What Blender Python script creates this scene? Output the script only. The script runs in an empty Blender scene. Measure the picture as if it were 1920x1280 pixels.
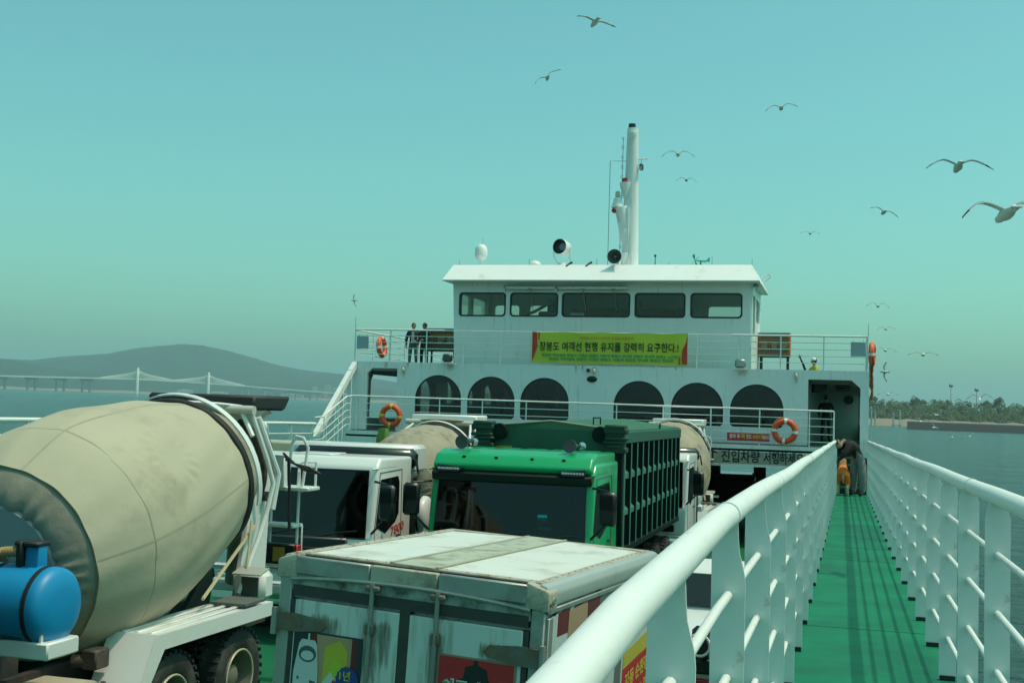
import bpy, bmesh, math, random
from mathutils import Vector, Matrix, geometry
R = math.radians
sc = bpy.context.scene
COL = sc.collection
random.seed(7)
CZ = 5.45                                   # eye height above the sea

# ------------------------------------------------------------------ camera, sky, sun, exposure
def make_camera():
    yaw, pitch, roll = R(15.85), R(3.1), R(2.1)
    d = Vector((-math.sin(yaw) * math.cos(pitch), math.cos(yaw) * math.cos(pitch), math.sin(pitch)))
    r0 = Vector((math.cos(yaw), math.sin(yaw), 0)); u0 = r0.cross(d)
    r = r0 * math.cos(roll) + u0 * math.sin(roll)
    u = -r0 * math.sin(roll) + u0 * math.cos(roll)
    cam = bpy.data.cameras.new('camera'); o = bpy.data.objects.new('camera', cam); COL.objects.link(o)
    o.matrix_world = Matrix(((r.x, u.x, -d.x, 0), (r.y, u.y, -d.y, 0), (r.z, u.z, -d.z, CZ), (0, 0, 0, 1)))
    cam.sensor_width = 36; cam.lens = 36 * 2230 / 1920
    cam.clip_start = .1; cam.clip_end = 60000
    sc.camera = o
make_camera()

SUN = Vector((.42, .05, 1)).normalized()
sun_el = math.asin(SUN.z); sun_rot = math.atan2(SUN.x, SUN.y)
w = bpy.data.worlds.new('World'); sc.world = w; w.use_nodes = True
nt = w.node_tree; nt.nodes.clear()
out = nt.nodes.new('ShaderNodeOutputWorld'); bg = nt.nodes.new('ShaderNodeBackground')
sky = nt.nodes.new('ShaderNodeTexSky'); sky.sky_type = 'NISHITA'; sky.sun_disc = False
sky.sun_elevation = sun_el; sky.sun_rotation = sun_rot
sky.air_density = 1.0; sky.dust_density = 2.7; sky.ozone_density = 3.4
tint = nt.nodes.new('ShaderNodeMix'); tint.data_type = 'RGBA'; tint.blend_type = 'MULTIPLY'
tint.inputs['Factor'].default_value = 1
tint.inputs['B'].default_value = (.58, 1.14, .77, 1)        # the film's teal rendering of the sky
nt.links.new(sky.outputs[0], tint.inputs['A']); nt.links.new(tint.outputs['Result'], bg.inputs[0])
bg.inputs[1].default_value = .15
nt.links.new(bg.outputs[0], out.inputs[0])
sl = bpy.data.lights.new('sun', 'SUN'); so = bpy.data.objects.new('sun', sl); COL.objects.link(so)
sl.energy = 2.05; sl.angle = R(.6); sl.color = (1, .745, .635)
so.rotation_euler = SUN.to_track_quat('Z', 'Y').to_euler(); so.location = (30, 10, 80)
vs = sc.view_settings
vs.view_transform = 'Standard'; vs.look = 'None'; vs.gamma = 1; vs.exposure = .29; vs.use_curve_mapping = False
sc.cycles.max_bounces = 8; sc.cycles.transparent_max_bounces = 16; sc.cycles.volume_bounces = 0
sc.cycles.use_denoising = True

# ------------------------------------------------------------------ materials
MATS = {}
def M(name, col, rough=.5, metal=0., var=.12, scale=2.5, bump=0., bscale=30., spec=.5, dirt=None, dirt_amt=0., streak=0., coat=0., dscale=1.7):
    """Principled paint with a cloudy variation, optional dirt patches / vertical streaks and fine relief."""
    if name in MATS: return MATS[name]
    m = bpy.data.materials.new(name); m.use_nodes = True; MATS[name] = m
    n = m.node_tree; P = n.nodes['Principled BSDF']
    P.inputs['Roughness'].default_value = rough; P.inputs['Metallic'].default_value = metal
    P.inputs['Specular IOR Level'].default_value = spec; P.inputs['Coat Weight'].default_value = coat
    tc = n.nodes.new('ShaderNodeTexCoord')
    nz = n.nodes.new('ShaderNodeTexNoise'); nz.inputs['Scale'].default_value = scale; nz.inputs['Detail'].default_value = 6
    n.links.new(tc.outputs['Object'], nz.inputs['Vector'])
    cr = n.nodes.new('ShaderNodeMix'); cr.data_type = 'RGBA'
    c = Vector(col)
    cr.inputs['A'].default_value = (*(c * (1 - var)), 1)
    cr.inputs['B'].default_value = (*[min(1, x * (1 + var)) for x in c], 1)
    n.links.new(nz.outputs['Fac'], cr.inputs['Factor'])
    last = cr.outputs['Result']
    if dirt is not None:
        mp = n.nodes.new('ShaderNodeMapping'); n.links.new(tc.outputs['Object'], mp.inputs['Vector'])
        mp.inputs['Scale'].default_value = (6, 6, .5) if streak else (1, 1, 1)
        n2 = n.nodes.new('ShaderNodeTexNoise'); n2.inputs['Scale'].default_value = dscale; n2.inputs['Detail'].default_value = 8
        n2.inputs['Roughness'].default_value = .68
        n.links.new(mp.outputs[0], n2.inputs['Vector'])
        mr = n.nodes.new('ShaderNodeMapRange'); mr.inputs['From Min'].default_value = .62 - dirt_amt * .25; mr.inputs['From Max'].default_value = .80 - dirt_amt * .15
        n.links.new(n2.outputs['Fac'], mr.inputs['Value'])
        d = n.nodes.new('ShaderNodeMix'); d.data_type = 'RGBA'; d.inputs['B'].default_value = (*dirt, 1)
        n.links.new(mr.outputs[0], d.inputs['Factor']); n.links.new(last, d.inputs['A']); last = d.outputs['Result']
    n.links.new(last, P.inputs['Base Color'])
    if bump:
        n3 = n.nodes.new('ShaderNodeTexNoise'); n3.inputs['Scale'].default_value = bscale; n3.inputs['Detail'].default_value = 4
        n.links.new(tc.outputs['Object'], n3.inputs['Vector'])
        b = n.nodes.new('ShaderNodeBump'); b.inputs['Strength'].default_value = bump; b.inputs['Distance'].default_value = .02
        n.links.new(n3.outputs['Fac'], b.inputs['Height']); n.links.new(b.outputs[0], P.inputs['Normal'])
    return m

def glass(name, tint, gl=.08, rough=.03):
    m = bpy.data.materials.new(name); m.use_nodes = True; MATS[name] = m
    n = m.node_tree; n.nodes.clear()
    o = n.nodes.new('ShaderNodeOutputMaterial'); t = n.nodes.new('ShaderNodeBsdfTransparent'); g = n.nodes.new('ShaderNodeBsdfGlossy')
    t.inputs[0].default_value = (*tint, 1); g.inputs['Roughness'].default_value = rough
    f = n.nodes.new('ShaderNodeLayerWeight'); f.inputs[0].default_value = .5
    pw = n.nodes.new('ShaderNodeMath'); pw.operation = 'POWER'; pw.inputs[1].default_value = 4.5
    ma = n.nodes.new('ShaderNodeMath'); ma.operation = 'MULTIPLY_ADD'; ma.inputs[1].default_value = .9; ma.inputs[2].default_value = .045
    n.links.new(f.outputs['Facing'], pw.inputs[0]); n.links.new(pw.outputs[0], ma.inputs[0])
    mx = n.nodes.new('ShaderNodeMixShader'); n.links.new(ma.outputs[0], mx.inputs[0])
    n.links.new(t.outputs[0], mx.inputs[1]); n.links.new(g.outputs[0], mx.inputs[2]); n.links.new(mx.outputs[0], o.inputs[0])
    return m

def stain(m, centres, col, ax='X'):
    """rusty run-off below fittings: patches at (x, z, half width, length) broken up by a streaky noise"""
    n = m.node_tree; P = n.nodes['Principled BSDF']; src = P.inputs['Base Color'].links[0].from_socket
    tc = n.nodes.new('ShaderNodeTexCoord'); sp = n.nodes.new('ShaderNodeSeparateXYZ'); n.links.new(tc.outputs['Object'], sp.inputs[0])
    mp = n.nodes.new('ShaderNodeMapping'); mp.inputs['Scale'].default_value = (55, 55, 7); n.links.new(tc.outputs['Object'], mp.inputs[0])
    nz = n.nodes.new('ShaderNodeTexNoise'); nz.inputs['Scale'].default_value = 1; nz.inputs['Detail'].default_value = 5; n.links.new(mp.outputs[0], nz.inputs['Vector'])
    def math_(op, a, b=None):
        k = n.nodes.new('ShaderNodeMath'); k.operation = op
        for i, v in enumerate((a, b)):
            if v is None: continue
            if isinstance(v, (int, float)): k.inputs[i].default_value = v
            else: n.links.new(v, k.inputs[i])
        return k.outputs[0]
    def mr(v, a, b, c, d):
        k = n.nodes.new('ShaderNodeMapRange'); k.interpolation_type = 'SMOOTHSTEP'; n.links.new(v, k.inputs[0])
        for i, q in enumerate((a, b, c, d)): k.inputs[i + 1].default_value = q
        return k.outputs[0]
    tot = None
    for x0, z0, w_, ln in centres:
        dx = math_('ABSOLUTE', math_('SUBTRACT', sp.outputs[ax], x0)); dzv = math_('SUBTRACT', z0, sp.outputs['Z'])
        k = math_('MULTIPLY', mr(dx, w_ * .35, w_, 1, 0), math_('MULTIPLY', mr(dzv, -.10, .0, 0, 1), mr(dzv, ln * .15, ln, 1, 0)))
        tot = k if tot is None else math_('MAXIMUM', tot, k)
    f = mr(math_('ADD', math_('MULTIPLY', tot, .55), math_('MULTIPLY', nz.outputs['Fac'], .8)), .62, 1.05, 0, .8)
    f = math_('MULTIPLY', f, mr(tot, 0, .1, 0, 1))
    d = n.nodes.new('ShaderNodeMix'); d.data_type = 'RGBA'; d.inputs['B'].default_value = (*col, 1)
    n.links.new(f, d.inputs['Factor']); n.links.new(src, d.inputs['A']); n.links.new(d.outputs['Result'], P.inputs['Base Color'])

RUST = (.16, .085, .04)
white = M('ship_white', (.78, .80, .78), .42, var=.05, dirt=(.42, .36, .26), dirt_amt=.2, streak=1, bump=.22, bscale=1.1)
white2 = M('rail_white', (.76, .775, .74), .45, var=.05, scale=5, bump=.16, bscale=11, dirt=(.34, .24, .15), dirt_amt=.05, dscale=9)
roofw = M('roof_white', (.78, .79, .77), .45, var=.04, bump=.04, bscale=4, dirt=(.55, .5, .42), dirt_amt=.1)
dgreen = M('walkway_green', (.004, .20, .095), .6, spec=.25, var=.30, scale=1.3, bump=.25, bscale=3, dirt=(.006, .11, .07), dirt_amt=.75, dscale=1.1)
cargreen = M('car_deck_green', (.006, .13, .055), .65, spec=.25, var=.25, scale=.8, dirt=(.03, .05, .04), dirt_amt=.5, dscale=.6, bump=.2, bscale=9)
black = M('black_rubber', (.012, .013, .013), .6, var=.3, scale=6)
blackp = M('black_plastic', (.012, .013, .014), .38, var=.3, scale=5)
darkmet = M('dark_metal', (.035, .036, .034), .6, var=.4, scale=5, dirt=RUST, dirt_amt=.4)
steel = M('grey_steel', (.26, .27, .27), .45, .6, var=.2, scale=4)
chrome = M('chrome', (.75, .77, .78), .12, 1., var=.03)
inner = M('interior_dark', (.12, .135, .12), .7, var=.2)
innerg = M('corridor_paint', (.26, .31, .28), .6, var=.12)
orange = M('life_orange', (.78, .085, .018), .5, var=.1, bump=.1, bscale=30)
tapew = M('reflective_tape', (.80, .80, .76), .3)
yell = M('sign_yellow', (.85, .55, .05), .5, var=.05)
redp = M('red_paint', (.55, .03, .03), .45, var=.08)
redl = M('red_lens', (.40, .015, .02), .25, var=.1)
truckw = M('truck_white', (.72, .73, .70), .3, var=.04, coat=.3, dirt=(.48, .42, .33), dirt_amt=.25, dscale=1.4)
glassd = M('dark_windscreen', (.006, .008, .009), .04, var=.5, scale=1.2, spec=.45)
tire = M('tyre_rubber', (.022, .023, .022), .8, var=.35, scale=7, dirt=(.09, .085, .07), dirt_amt=.5, dscale=4, bump=.2, bscale=40)
rimm = M('rim_paint', (.17, .16, .12), .6, var=.3, scale=5, dirt=RUST, dirt_amt=.4, dscale=4)
canvas = M('drum_canvas', (.43, .39, .285), .85, var=.10, scale=1.1, bump=.35, bscale=5, dirt=(.28, .25, .17), dirt_amt=.28, dscale=.9)
canvasd = M('drum_canvas_grey', (.25, .235, .18), .85, var=.3, scale=3, bump=.5, bscale=9)
conc = M('concrete_crust', (.33, .29, .21), .9, var=.25, scale=3, bump=.6, bscale=22, dirt=(.12, .10, .07), dirt_amt=.5, dscale=2.5)
blue = M('tank_blue', (.002, .23, .48), .45, var=.08)
skin = M('skin', (.42, .25, .18), .5, var=.05)
hairm = M('hair_black', (.012, .011, .010), .5, var=.3, scale=20)
clear = glass('window_glass', (.82, .88, .86))
cabglass = glass('cab_glass', (.27, .31, .31))
tinted = glass('tinted_glass', (.72, .75, .72))

# ------------------------------------------------------------------ geometry collector
class G:
    def __init__(s): s.v = []; s.f = []; s.m = []; s.cm = 0
    def mi(s, k): s.cm = k; return s
    def add(s, vs, fs, T=None):
        b = len(s.v)
        for p in vs:
            p = Vector(p); s.v.append(T @ p if T else p)
        for f in fs: s.f.append([b + i for i in f]); s.m.append(s.cm)
        return s
    def box(s, c, sz, rot=None, bev=0.):
        hx, hy, hz = [x / 2 for x in sz]; T = Matrix.Translation(Vector(c))
        if rot is not None: T = T @ (rot.to_4x4() if isinstance(rot, Matrix) else Matrix.Rotation(rot, 4, 'Z'))
        if not bev:
            vs = [(x * hx, y * hy, z * hz) for x in (-1, 1) for y in (-1, 1) for z in (-1, 1)]
            return s.add(vs, [(0, 1, 3, 2), (4, 6, 7, 5), (0, 4, 5, 1), (2, 3, 7, 6), (0, 2, 6, 4), (1, 5, 7, 3)], T)
        b = min(bev, hx * .95, hy * .95, hz * .95); vs = []; ix = {}
        for x in (-1, 1):
            for y in (-1, 1):
                for z in (-1, 1):
                    for a in range(3):
                        ix[x, y, z, a] = len(vs)
                        vs.append((x * (hx - (b if a != 0 else 0)), y * (hy - (b if a != 1 else 0)), z * (hz - (b if a != 2 else 0))))
        fs = []
        for q in (-1, 1):
            fs.append([ix[q, y, z, 0] for y, z in ((-1, -1), (1, -1), (1, 1), (-1, 1))][::q])
            fs.append([ix[x, q, z, 1] for x, z in ((-1, -1), (-1, 1), (1, 1), (1, -1))][::q])
            fs.append([ix[x, y, q, 2] for x, y in ((-1, -1), (1, -1), (1, 1), (-1, 1))][::q])
            for t in (-1, 1):
                fs.append([ix[q, t, -1, 0], ix[q, t, 1, 0], ix[q, t, 1, 1], ix[q, t, -1, 1]][::q * t])
                fs.append([ix[q, -1, t, 0], ix[q, -1, t, 2], ix[q, 1, t, 2], ix[q, 1, t, 0]][::q * t])
                fs.append([ix[-1, q, t, 1], ix[1, q, t, 1], ix[1, q, t, 2], ix[-1, q, t, 2]][::q * t])
                for u in (-1, 1): fs.append([ix[q, t, u, 0], ix[q, t, u, 1], ix[q, t, u, 2]][::q * t * u])
        return s.add(vs, fs, T)
    def prism(s, pts, ext, T=None, bev=0.):
        """polygon pts (3-D, planar) pushed along ext"""
        ext = Vector(ext); n = len(pts); P = [Vector(p) for p in pts]
        vs = P + [p + ext for p in P]
        tr = geometry.tessellate_polygon([P])
        fs = [tuple(t) for t in tr] + [tuple(i + n for i in reversed(t)) for t in tr]
        fs += [(i, (i + 1) % n, (i + 1) % n + n, i + n) for i in range(n)]
        return s.add(vs, fs, T)
    def plate(s, outer, holes, org, ux, uy, th):
        """2-D outline with holes; org + u*ux + v*uy, thickness vector th"""
        loops = [[Vector((a, b, 0)) for a, b in outer]] + [[Vector((a, b, 0)) for a, b in h] for h in holes]
        flat = [p for l in loops for p in l]
        tr = geometry.tessellate_polygon(loops)
        org, ux, uy, th = Vector(org), Vector(ux), Vector(uy), Vector(th)
        A = [org + ux * p.x + uy * p.y for p in flat]; n = len(A)
        fs = [tuple(t) for t in tr] + [tuple(i + n for i in reversed(t)) for t in tr]
        k = 0
        for l in loops:
            m = len(l)
            fs += [(k + i, k + (i + 1) % m, k + (i + 1) % m + n, k + i + n) for i in range(m)]; k += m
        return s.add(A + [a + th for a in A], fs)
    def tube(s, pts, r, n=8, cap=True, closed=False):
        P = [Vector(p) for p in pts]; k = len(P); rs = r if isinstance(r, (list, tuple)) else [r] * k
        vs = []; up = None
        for i, p in enumerate(P):
            a = P[(i - 1) % k] if (closed or i) else P[0]; b = P[(i + 1) % k] if (closed or i < k - 1) else P[-1]
            t = (b - a).normalized()
            if up is None: up = Vector((0, 0, 1)) if abs(t.z) < .9 else Vector((1, 0, 0))
            x = t.cross(up)
            if x.length < 1e-4: x = t.orthogonal()
            x.normalize(); up = x.cross(t).normalized(); y = up
            for j in range(n):
                an = 2 * math.pi * j / n; vs.append(p + (x * math.cos(an) + y * math.sin(an)) * rs[i])
        fs = []
        for i in range(k if closed else k - 1):
            for j in range(n):
                a = i * n; b = ((i + 1) % k) * n
                fs.append((a + j, a + (j + 1) % n, b + (j + 1) % n, b + j))
        if cap and not closed: fs += [tuple(range(n))[::-1], tuple(range((k - 1) * n, k * n))]
        return s.add(vs, fs)
    def lathe(s, prof, org, axis, n=24, wob=None, closed_prof=False, mats=None):
        """prof: (radius, along axis)"""
        ax = Vector(axis).normalized(); org = Vector(org)
        x = ax.cross(Vector((0, 0, 1)))
        if x.length < 1e-3: x = Vector((1, 0, 0))
        x.normalize(); y = ax.cross(x); vs = []
        for i, (r, h) in enumerate(prof):
            for j in range(n):
                an = 2 * math.pi * j / n; rr = r + (wob(i, j) if wob else 0)
                vs.append(org + ax * h + (x * math.cos(an) + y * math.sin(an)) * rr)
        k = len(prof); b0 = s.cm
        for i in range(k if closed_prof else k - 1):
            if mats: s.cm = mats[i]
            a = i * n; b = ((i + 1) % k) * n
            base = [(a + j, a + (j + 1) % n, b + (j + 1) % n, b + j) for j in range(n)]
            if i == 0: bb = len(s.v); s.add(vs, base)
            else:
                for f in base: s.f.append([bb + q for q in f]); s.m.append(s.cm)
        s.cm = b0
        return s
    def sphere(s, c, r, n=12, m=8, T=None):
        r = (r, r, r) if isinstance(r, (int, float)) else r; c = Vector(c); vs = []
        for i in range(m + 1):
            th = math.pi * i / m
            for j in range(n):
                ph = 2 * math.pi * j / n
                p = Vector((math.sin(th) * math.cos(ph) * r[0], math.sin(th) * math.sin(ph) * r[1], math.cos(th) * r[2]))
                vs.append(c + (T @ p if T else p))
        fs = [(i * n + j, (i + 1) * n + j, (i + 1) * n + (j + 1) % n, i * n + (j + 1) % n) for i in range(m) for j in range(n)]
        return s.add(vs, fs)
    def torus(s, c, ax, R0, r, n=32, m=10, mats=None):
        ax = Vector(ax).normalized(); x = ax.orthogonal().normalized(); y = ax.cross(x); vs = []; c = Vector(c)
        for i in range(n):
            a = 2 * math.pi * i / n; d = x * math.cos(a) + y * math.sin(a)
            for j in range(m):
                b = 2 * math.pi * j / m; vs.append(c + d * (R0 + r * math.cos(b)) + ax * r * math.sin(b))
        b0 = len(s.v); s.v += vs
        for i in range(n):
            for j in range(m):
                s.f.append([b0 + q for q in (i * m + j, ((i + 1) % n) * m + j, ((i + 1) % n) * m + (j + 1) % m, i * m + (j + 1) % m)])
                s.m.append(mats(i) if mats else s.cm)
        return s
    def mesh(s, name, mats, smooth=38):
        me = bpy.data.meshes.new(name)
        me.from_pydata([tuple(v) for v in s.v], [], s.f)
        for m in (mats if isinstance(mats, (list, tuple)) else [mats]): me.materials.append(m)
        me.polygons.foreach_set('material_index', s.m)
        bm = bmesh.new(); bm.from_mesh(me); bmesh.ops.remove_doubles(bm, verts=bm.verts, dist=1e-5)
        bmesh.ops.recalc_face_normals(bm, faces=bm.faces); bm.to_mesh(me); bm.free()
        if smooth:
            me.polygons.foreach_set('use_smooth', [True] * len(me.polygons)); me.set_sharp_from_angle(angle=R(smooth))
        me.update(); return me
    def build(s, name, mats, parent=None, smooth=38, label=None):
        if parent is not None and parent.get('_w'):                # built in ship coordinates: shift to the thing's own base
            o = Vector(parent['_w']); s.v = [v - o for v in s.v]
            ob = obj(name, s.mesh(name, mats, smooth), parent, label); ob['_w'] = parent['_w']; return ob
        return obj(name, s.mesh(name, mats, smooth), parent, label)

def obj(name, me, parent=None, label=None):
    o = bpy.data.objects.new(name, me); COL.objects.link(o)
    if parent is not None: o.parent = parent
    if label: o['label'] = label
    return o
SHIP = []
def thing(name, label, cat, loc=(0, 0, 0), rotz=0., group=None, world=True, ship=True):
    o = bpy.data.objects.new(name, None); COL.objects.link(o); o.empty_display_size = .2
    o.location = loc; o.rotation_euler = (0, 0, rotz); o['label'] = label; o['category'] = cat
    if group: o['group'] = group
    if world: o['_w'] = list(loc)
    if ship: SHIP.append(o)
    return o
def tag(o, label, cat, group=None, ship=True):
    o['label'] = label; o['category'] = cat
    if group: o['group'] = group
    if ship: SHIP.append(o)
    return o
def setting(name, g, mats, smooth=38, kind='structure', ship=True):
    o = g.build(name, mats, None, smooth); o['kind'] = kind
    if ship: SHIP.append(o)
    return o
def sub(parent, name, me, loc=(0, 0, 0), rot=None, label=None):
    """a further piece that shares mesh data; loc in the parent's own frame"""
    o = obj(name, me, parent, label); o.location = loc
    if rot is not None: o.rotation_euler = rot
    return o
def copy_tree(o, parent=None):
    c = o.copy(); COL.objects.link(c)
    if parent is not None: c.parent = parent
    for ch in list(o.children): copy_tree(ch, c)
    return c
def text(body, size, mats, parent, T, name='lettering', bold=0., shear=0., width=None, align='CENTER', ext=.002, space=1.):
    cu = bpy.data.curves.new('txt', 'FONT'); cu.body = body; cu.size = size; cu.align_x = align; cu.align_y = 'CENTER'
    cu.offset = bold; cu.extrude = ext; cu.shear = shear; cu.resolution_u = 2; cu.space_character = space
    o = bpy.data.objects.new('txt', cu); COL.objects.link(o)
    dg = bpy.context.evaluated_depsgraph_get(); dg.update()
    me = bpy.data.meshes.new_from_object(o.evaluated_get(dg)); me.name = name
    bpy.data.objects.remove(o); bpy.data.curves.remove(cu)
    if width and len(me.vertices):
        xs = [v.co.x for v in me.vertices]; k = width / (max(xs) - min(xs))
        for v in me.vertices: v.co.x *= k
    me.materials.clear(); me.materials.append(mats)
    ob = obj(name, me, parent)
    if parent is not None and parent.get('_w'): T = Matrix.Translation(-Vector(parent['_w'])) @ T
    ob.matrix_local = T
    return ob
FACE = Matrix.Rotation(R(90), 4, 'X')                 # lettering that reads from -Y
def face_at(x, y, z, rz=0.): return Matrix.Translation((x, y, z)) @ Matrix.Rotation(rz, 4, 'Z') @ FACE
def wz(Y): return 3.673 - .01 * Y                     # walkway level
def dz(Y): return 2.05 - .01 * Y                      # car deck level
# ------------------------------------------------------------------ sea, hills, shores, bridge, air
def sea_material():
    m = bpy.data.materials.new('sea_water'); m.use_nodes = True; n = m.node_tree; P = n.nodes['Principled BSDF']
    P.inputs['Base Color'].default_value = (.001, .048, .044, 1); P.inputs['Roughness'].default_value = .12
    P.inputs['IOR'].default_value = 1.33
    tc = n.nodes.new('ShaderNodeTexCoord'); last = None
    for sc_, st, dist, sx in ((.05, 1., 2.0, 1.), (.30, 1., .90, .7), (1.4, 1., .22, .55)):
        mp = n.nodes.new('ShaderNodeMapping'); mp.inputs['Rotation'].default_value = (0, 0, R(24)); mp.inputs['Scale'].default_value = (sx, 1.7, 1)
        n.links.new(tc.outputs['Object'], mp.inputs[0])
        z = n.nodes.new('ShaderNodeTexNoise'); z.inputs['Scale'].default_value = sc_; z.inputs['Detail'].default_value = 6; z.inputs['Roughness'].default_value = .6
        n.links.new(mp.outputs[0], z.inputs['Vector'])
        b = n.nodes.new('ShaderNodeBump'); b.inputs['Strength'].default_value = st; b.inputs['Distance'].default_value = dist
        n.links.new(z.outputs['Fac'], b.inputs['Height'])
        if last: n.links.new(last, b.inputs['Normal'])
        last = b.outputs[0]
    n.links.new(last, P.inputs['Normal'])
    return m
S = 16000
g = G().add([(-S, -S, 0), (S, -S, 0), (S, S, 0), (-S, S, 0)], [(0, 1, 2, 3)])
setting('sea', g, sea_material(), 0, ship=False)

forest = M('hill_forest', (.022, .05, .032), .9, var=.5, scale=.006, bump=0)
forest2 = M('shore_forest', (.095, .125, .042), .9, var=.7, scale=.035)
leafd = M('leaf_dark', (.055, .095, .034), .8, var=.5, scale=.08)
sand = M('shore_sand', (.24, .20, .145), .9, var=.15, scale=.02)
quay = M('quay_stone', (.018, .024, .026), .85, var=.4, scale=.08)
pale = M('pale_concrete', (.52, .52, .50), .8, var=.08, scale=.02)
bridgew = M('bridge_white', (.85, .82, .74), .7)
paleg = M('far_steel', (.16, .19, .19), .6)

def polar(a, d, z=0.): a = R(a); return Vector((-d * math.sin(a), d * math.cos(a), z))
def fbm(x, y):
    return (math.sin(x * 1.7 + y * .9) + .5 * math.sin(x * 4.1 - y * 2.3 + 1) + .28 * math.sin(x * 9.3 + y * 5.1 + 2) + .14 * math.sin(x * 21 - y * 13)) / 1.9
def hill_range(name, prof, d, depth):
    """a ridge whose crest heights come from (bearing, elevation) pairs, sloping to the water before and behind"""
    az = []
    for (a0, e0), (a1, e1) in zip(prof[:-1], prof[1:]):
        for k in range(6): t = k / 6; az.append((a0 + (a1 - a0) * t, e0 + (e1 - e0) * t))
    az.append(prof[-1]); rows = 15; vs = []; fs = []
    for i, (a, e) in enumerate(az):
        for j in range(rows):
            q = j / (rows - 1) * 2 - 1; dd = d + q * depth
            h = (CZ + d * math.tan(R(e))) * (math.cos(q * math.pi / 2) ** .9 if abs(q) < 1 else 0)
            h *= 1 + (.10 * fbm(i * .35, j * .9) * min(1, max(0, abs(q) - .2) * 2) if j != rows // 2 else .008 * fbm(i * 1.3, 0))
            p = polar(a, dd, h - (.4 if abs(q) == 1 else 0)); vs.append(p)
    n = len(az)
    for i in range(n - 1):
        for j in range(rows - 1): fs.append((i * rows + j, (i + 1) * rows + j, (i + 1) * rows + j + 1, i * rows + j + 1))
    g = G(); g.add(vs, fs); setting(name, g, forest, 80, ship=False)
hill_range('hill', [(47, .9), (43, 1.15), (41.65, 1.229), (39.1, 1.263), (37.78, 1.257), (36.46, 1.489), (34.64, 1.699), (33.26, 2.035), (32.09, 2.216), (31.27, 2.307),
    (30.42, 2.298), (29.2, 2.081), (27.96, 1.786), (26.96, 1.527), (25.96, 1.367), (24.96, 1.282), (23.45, 1.2), (21.4, .95), (18, .6), (12, .4), (7, .3)], 6900, 900)
hill_range('hill', [(47, 1.1), (43, 1.25), (40.5, 1.24), (39.1, 1.263), (38.22, 1.20), (37.33, 1.03), (36.43, .95), (35.06, .85), (33.67, .80), (31, .72), (29, .66), (27, .62), (25, .70), (22, .6), (16, .35), (10, .2)], 5600, 420)
# low shore of the far side: sand at the waterline
g = G()
for k in range(60):
    a0, a1 = 46 - k * .45, 46 - (k + 1) * .45
    h = 9 + 3 * fbm(k * .7, 1); hi = 9 + 3 * fbm((k + 1) * .7, 1)
    g.add([polar(a0, 4880, -.4), polar(a1, 4880, -.4), polar(a1, 4900, hi * .5), polar(a0, 4900, h * .5), polar(a0, 5200, h), polar(a1, 5200, hi)], [(0, 1, 2, 3), (3, 2, 5, 4)])
setting('far_beach', g, sand, 0, ship=False)
# town buildings under the hills
def far_building(a, d, w_, h, label):
    t = thing('apartment_building', label, 'building', polar(a, d, 4), R(a), 'far buildings on the opposite shore', world=False, ship=False)
    G().box((0, 0, h / 2), (w_, w_ * .6, h)).build('wall', pale, t)
    G().box((0, 0, h + 1), (w_ * .5, w_ * .3, 2.4)).build('roof_room', pale, t)
    g = G()
    for r_ in range(int(h / 4)): g.box((0, -w_ * .3 - .1, 2.4 + r_ * 4), (w_ * .84, .3, 1.7))
    g.build('window_band', paleg, t)
for a, d, w_, h, lb in [(25.15, 5150, 22, 52, 'tall pale apartment tower far off, left of the boarding stair'), (24.85, 5170, 20, 44, 'shorter apartment tower beside the tall far tower'),
        (24.55, 5140, 26, 60, 'tallest of the far apartment towers on the left shore'), (24.2, 5160, 20, 50, 'far apartment tower nearest the white stair stringer'),
        (31.1, 5000, 60, 18, 'long low white building on far shore behind the right bridge tower'), (29.6, 5000, 80, 14, 'low pale shed on far shore right of the bridge towers'),
        (26.2, 4950, 90, 16, 'wide low port shed far off above the mixer hopper'), (23.8, 4950, 110, 9, 'long flat harbour building at the far waterline')]:
    far_building(a, d, w_, h, lb)
# cable-stayed bridge
BD = 4300
t = thing('cable_stayed_bridge', 'long pale cable-stayed bridge with two towers crossing the far water', 'bridge', polar(33.2, BD, 0), 0, None, ship=False)
def bdeck(a):
    tab = [(44, .50), (39.06, .533), (36.41, .577), (33.24, .638), (30.07, .571), (26.67, .43), (23.41, .30)]
    for (a0, e0), (a1, e1) in zip(tab[:-1], tab[1:]):
        if a1 <= a <= a0: return CZ + BD * math.tan(R(e0 + (e1 - e0) * (a0 - a) / (a0 - a1)))
    return CZ + BD * math.tan(R(.3))
g = G(); pts = [44 - .4 * k for k in range(52)]
for a0, a1 in zip(pts[:-1], pts[1:]):
    p, q = polar(a0, BD, bdeck(a0)), polar(a1, BD, bdeck(a1)); n_ = polar(a0, 9, 0)
    g.add([p - n_, q - n_, q + n_, p + n_, p - n_ - Vector((0, 0, 5)), q - n_ - Vector((0, 0, 5)), q + n_ - Vector((0, 0, 5)), p + n_ - Vector((0, 0, 5))],
          [(0, 1, 2, 3), (0, 4, 5, 1), (3, 2, 6, 7), (4, 7, 6, 5)])
g.build('deck', bridgew, t, 0)
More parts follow.
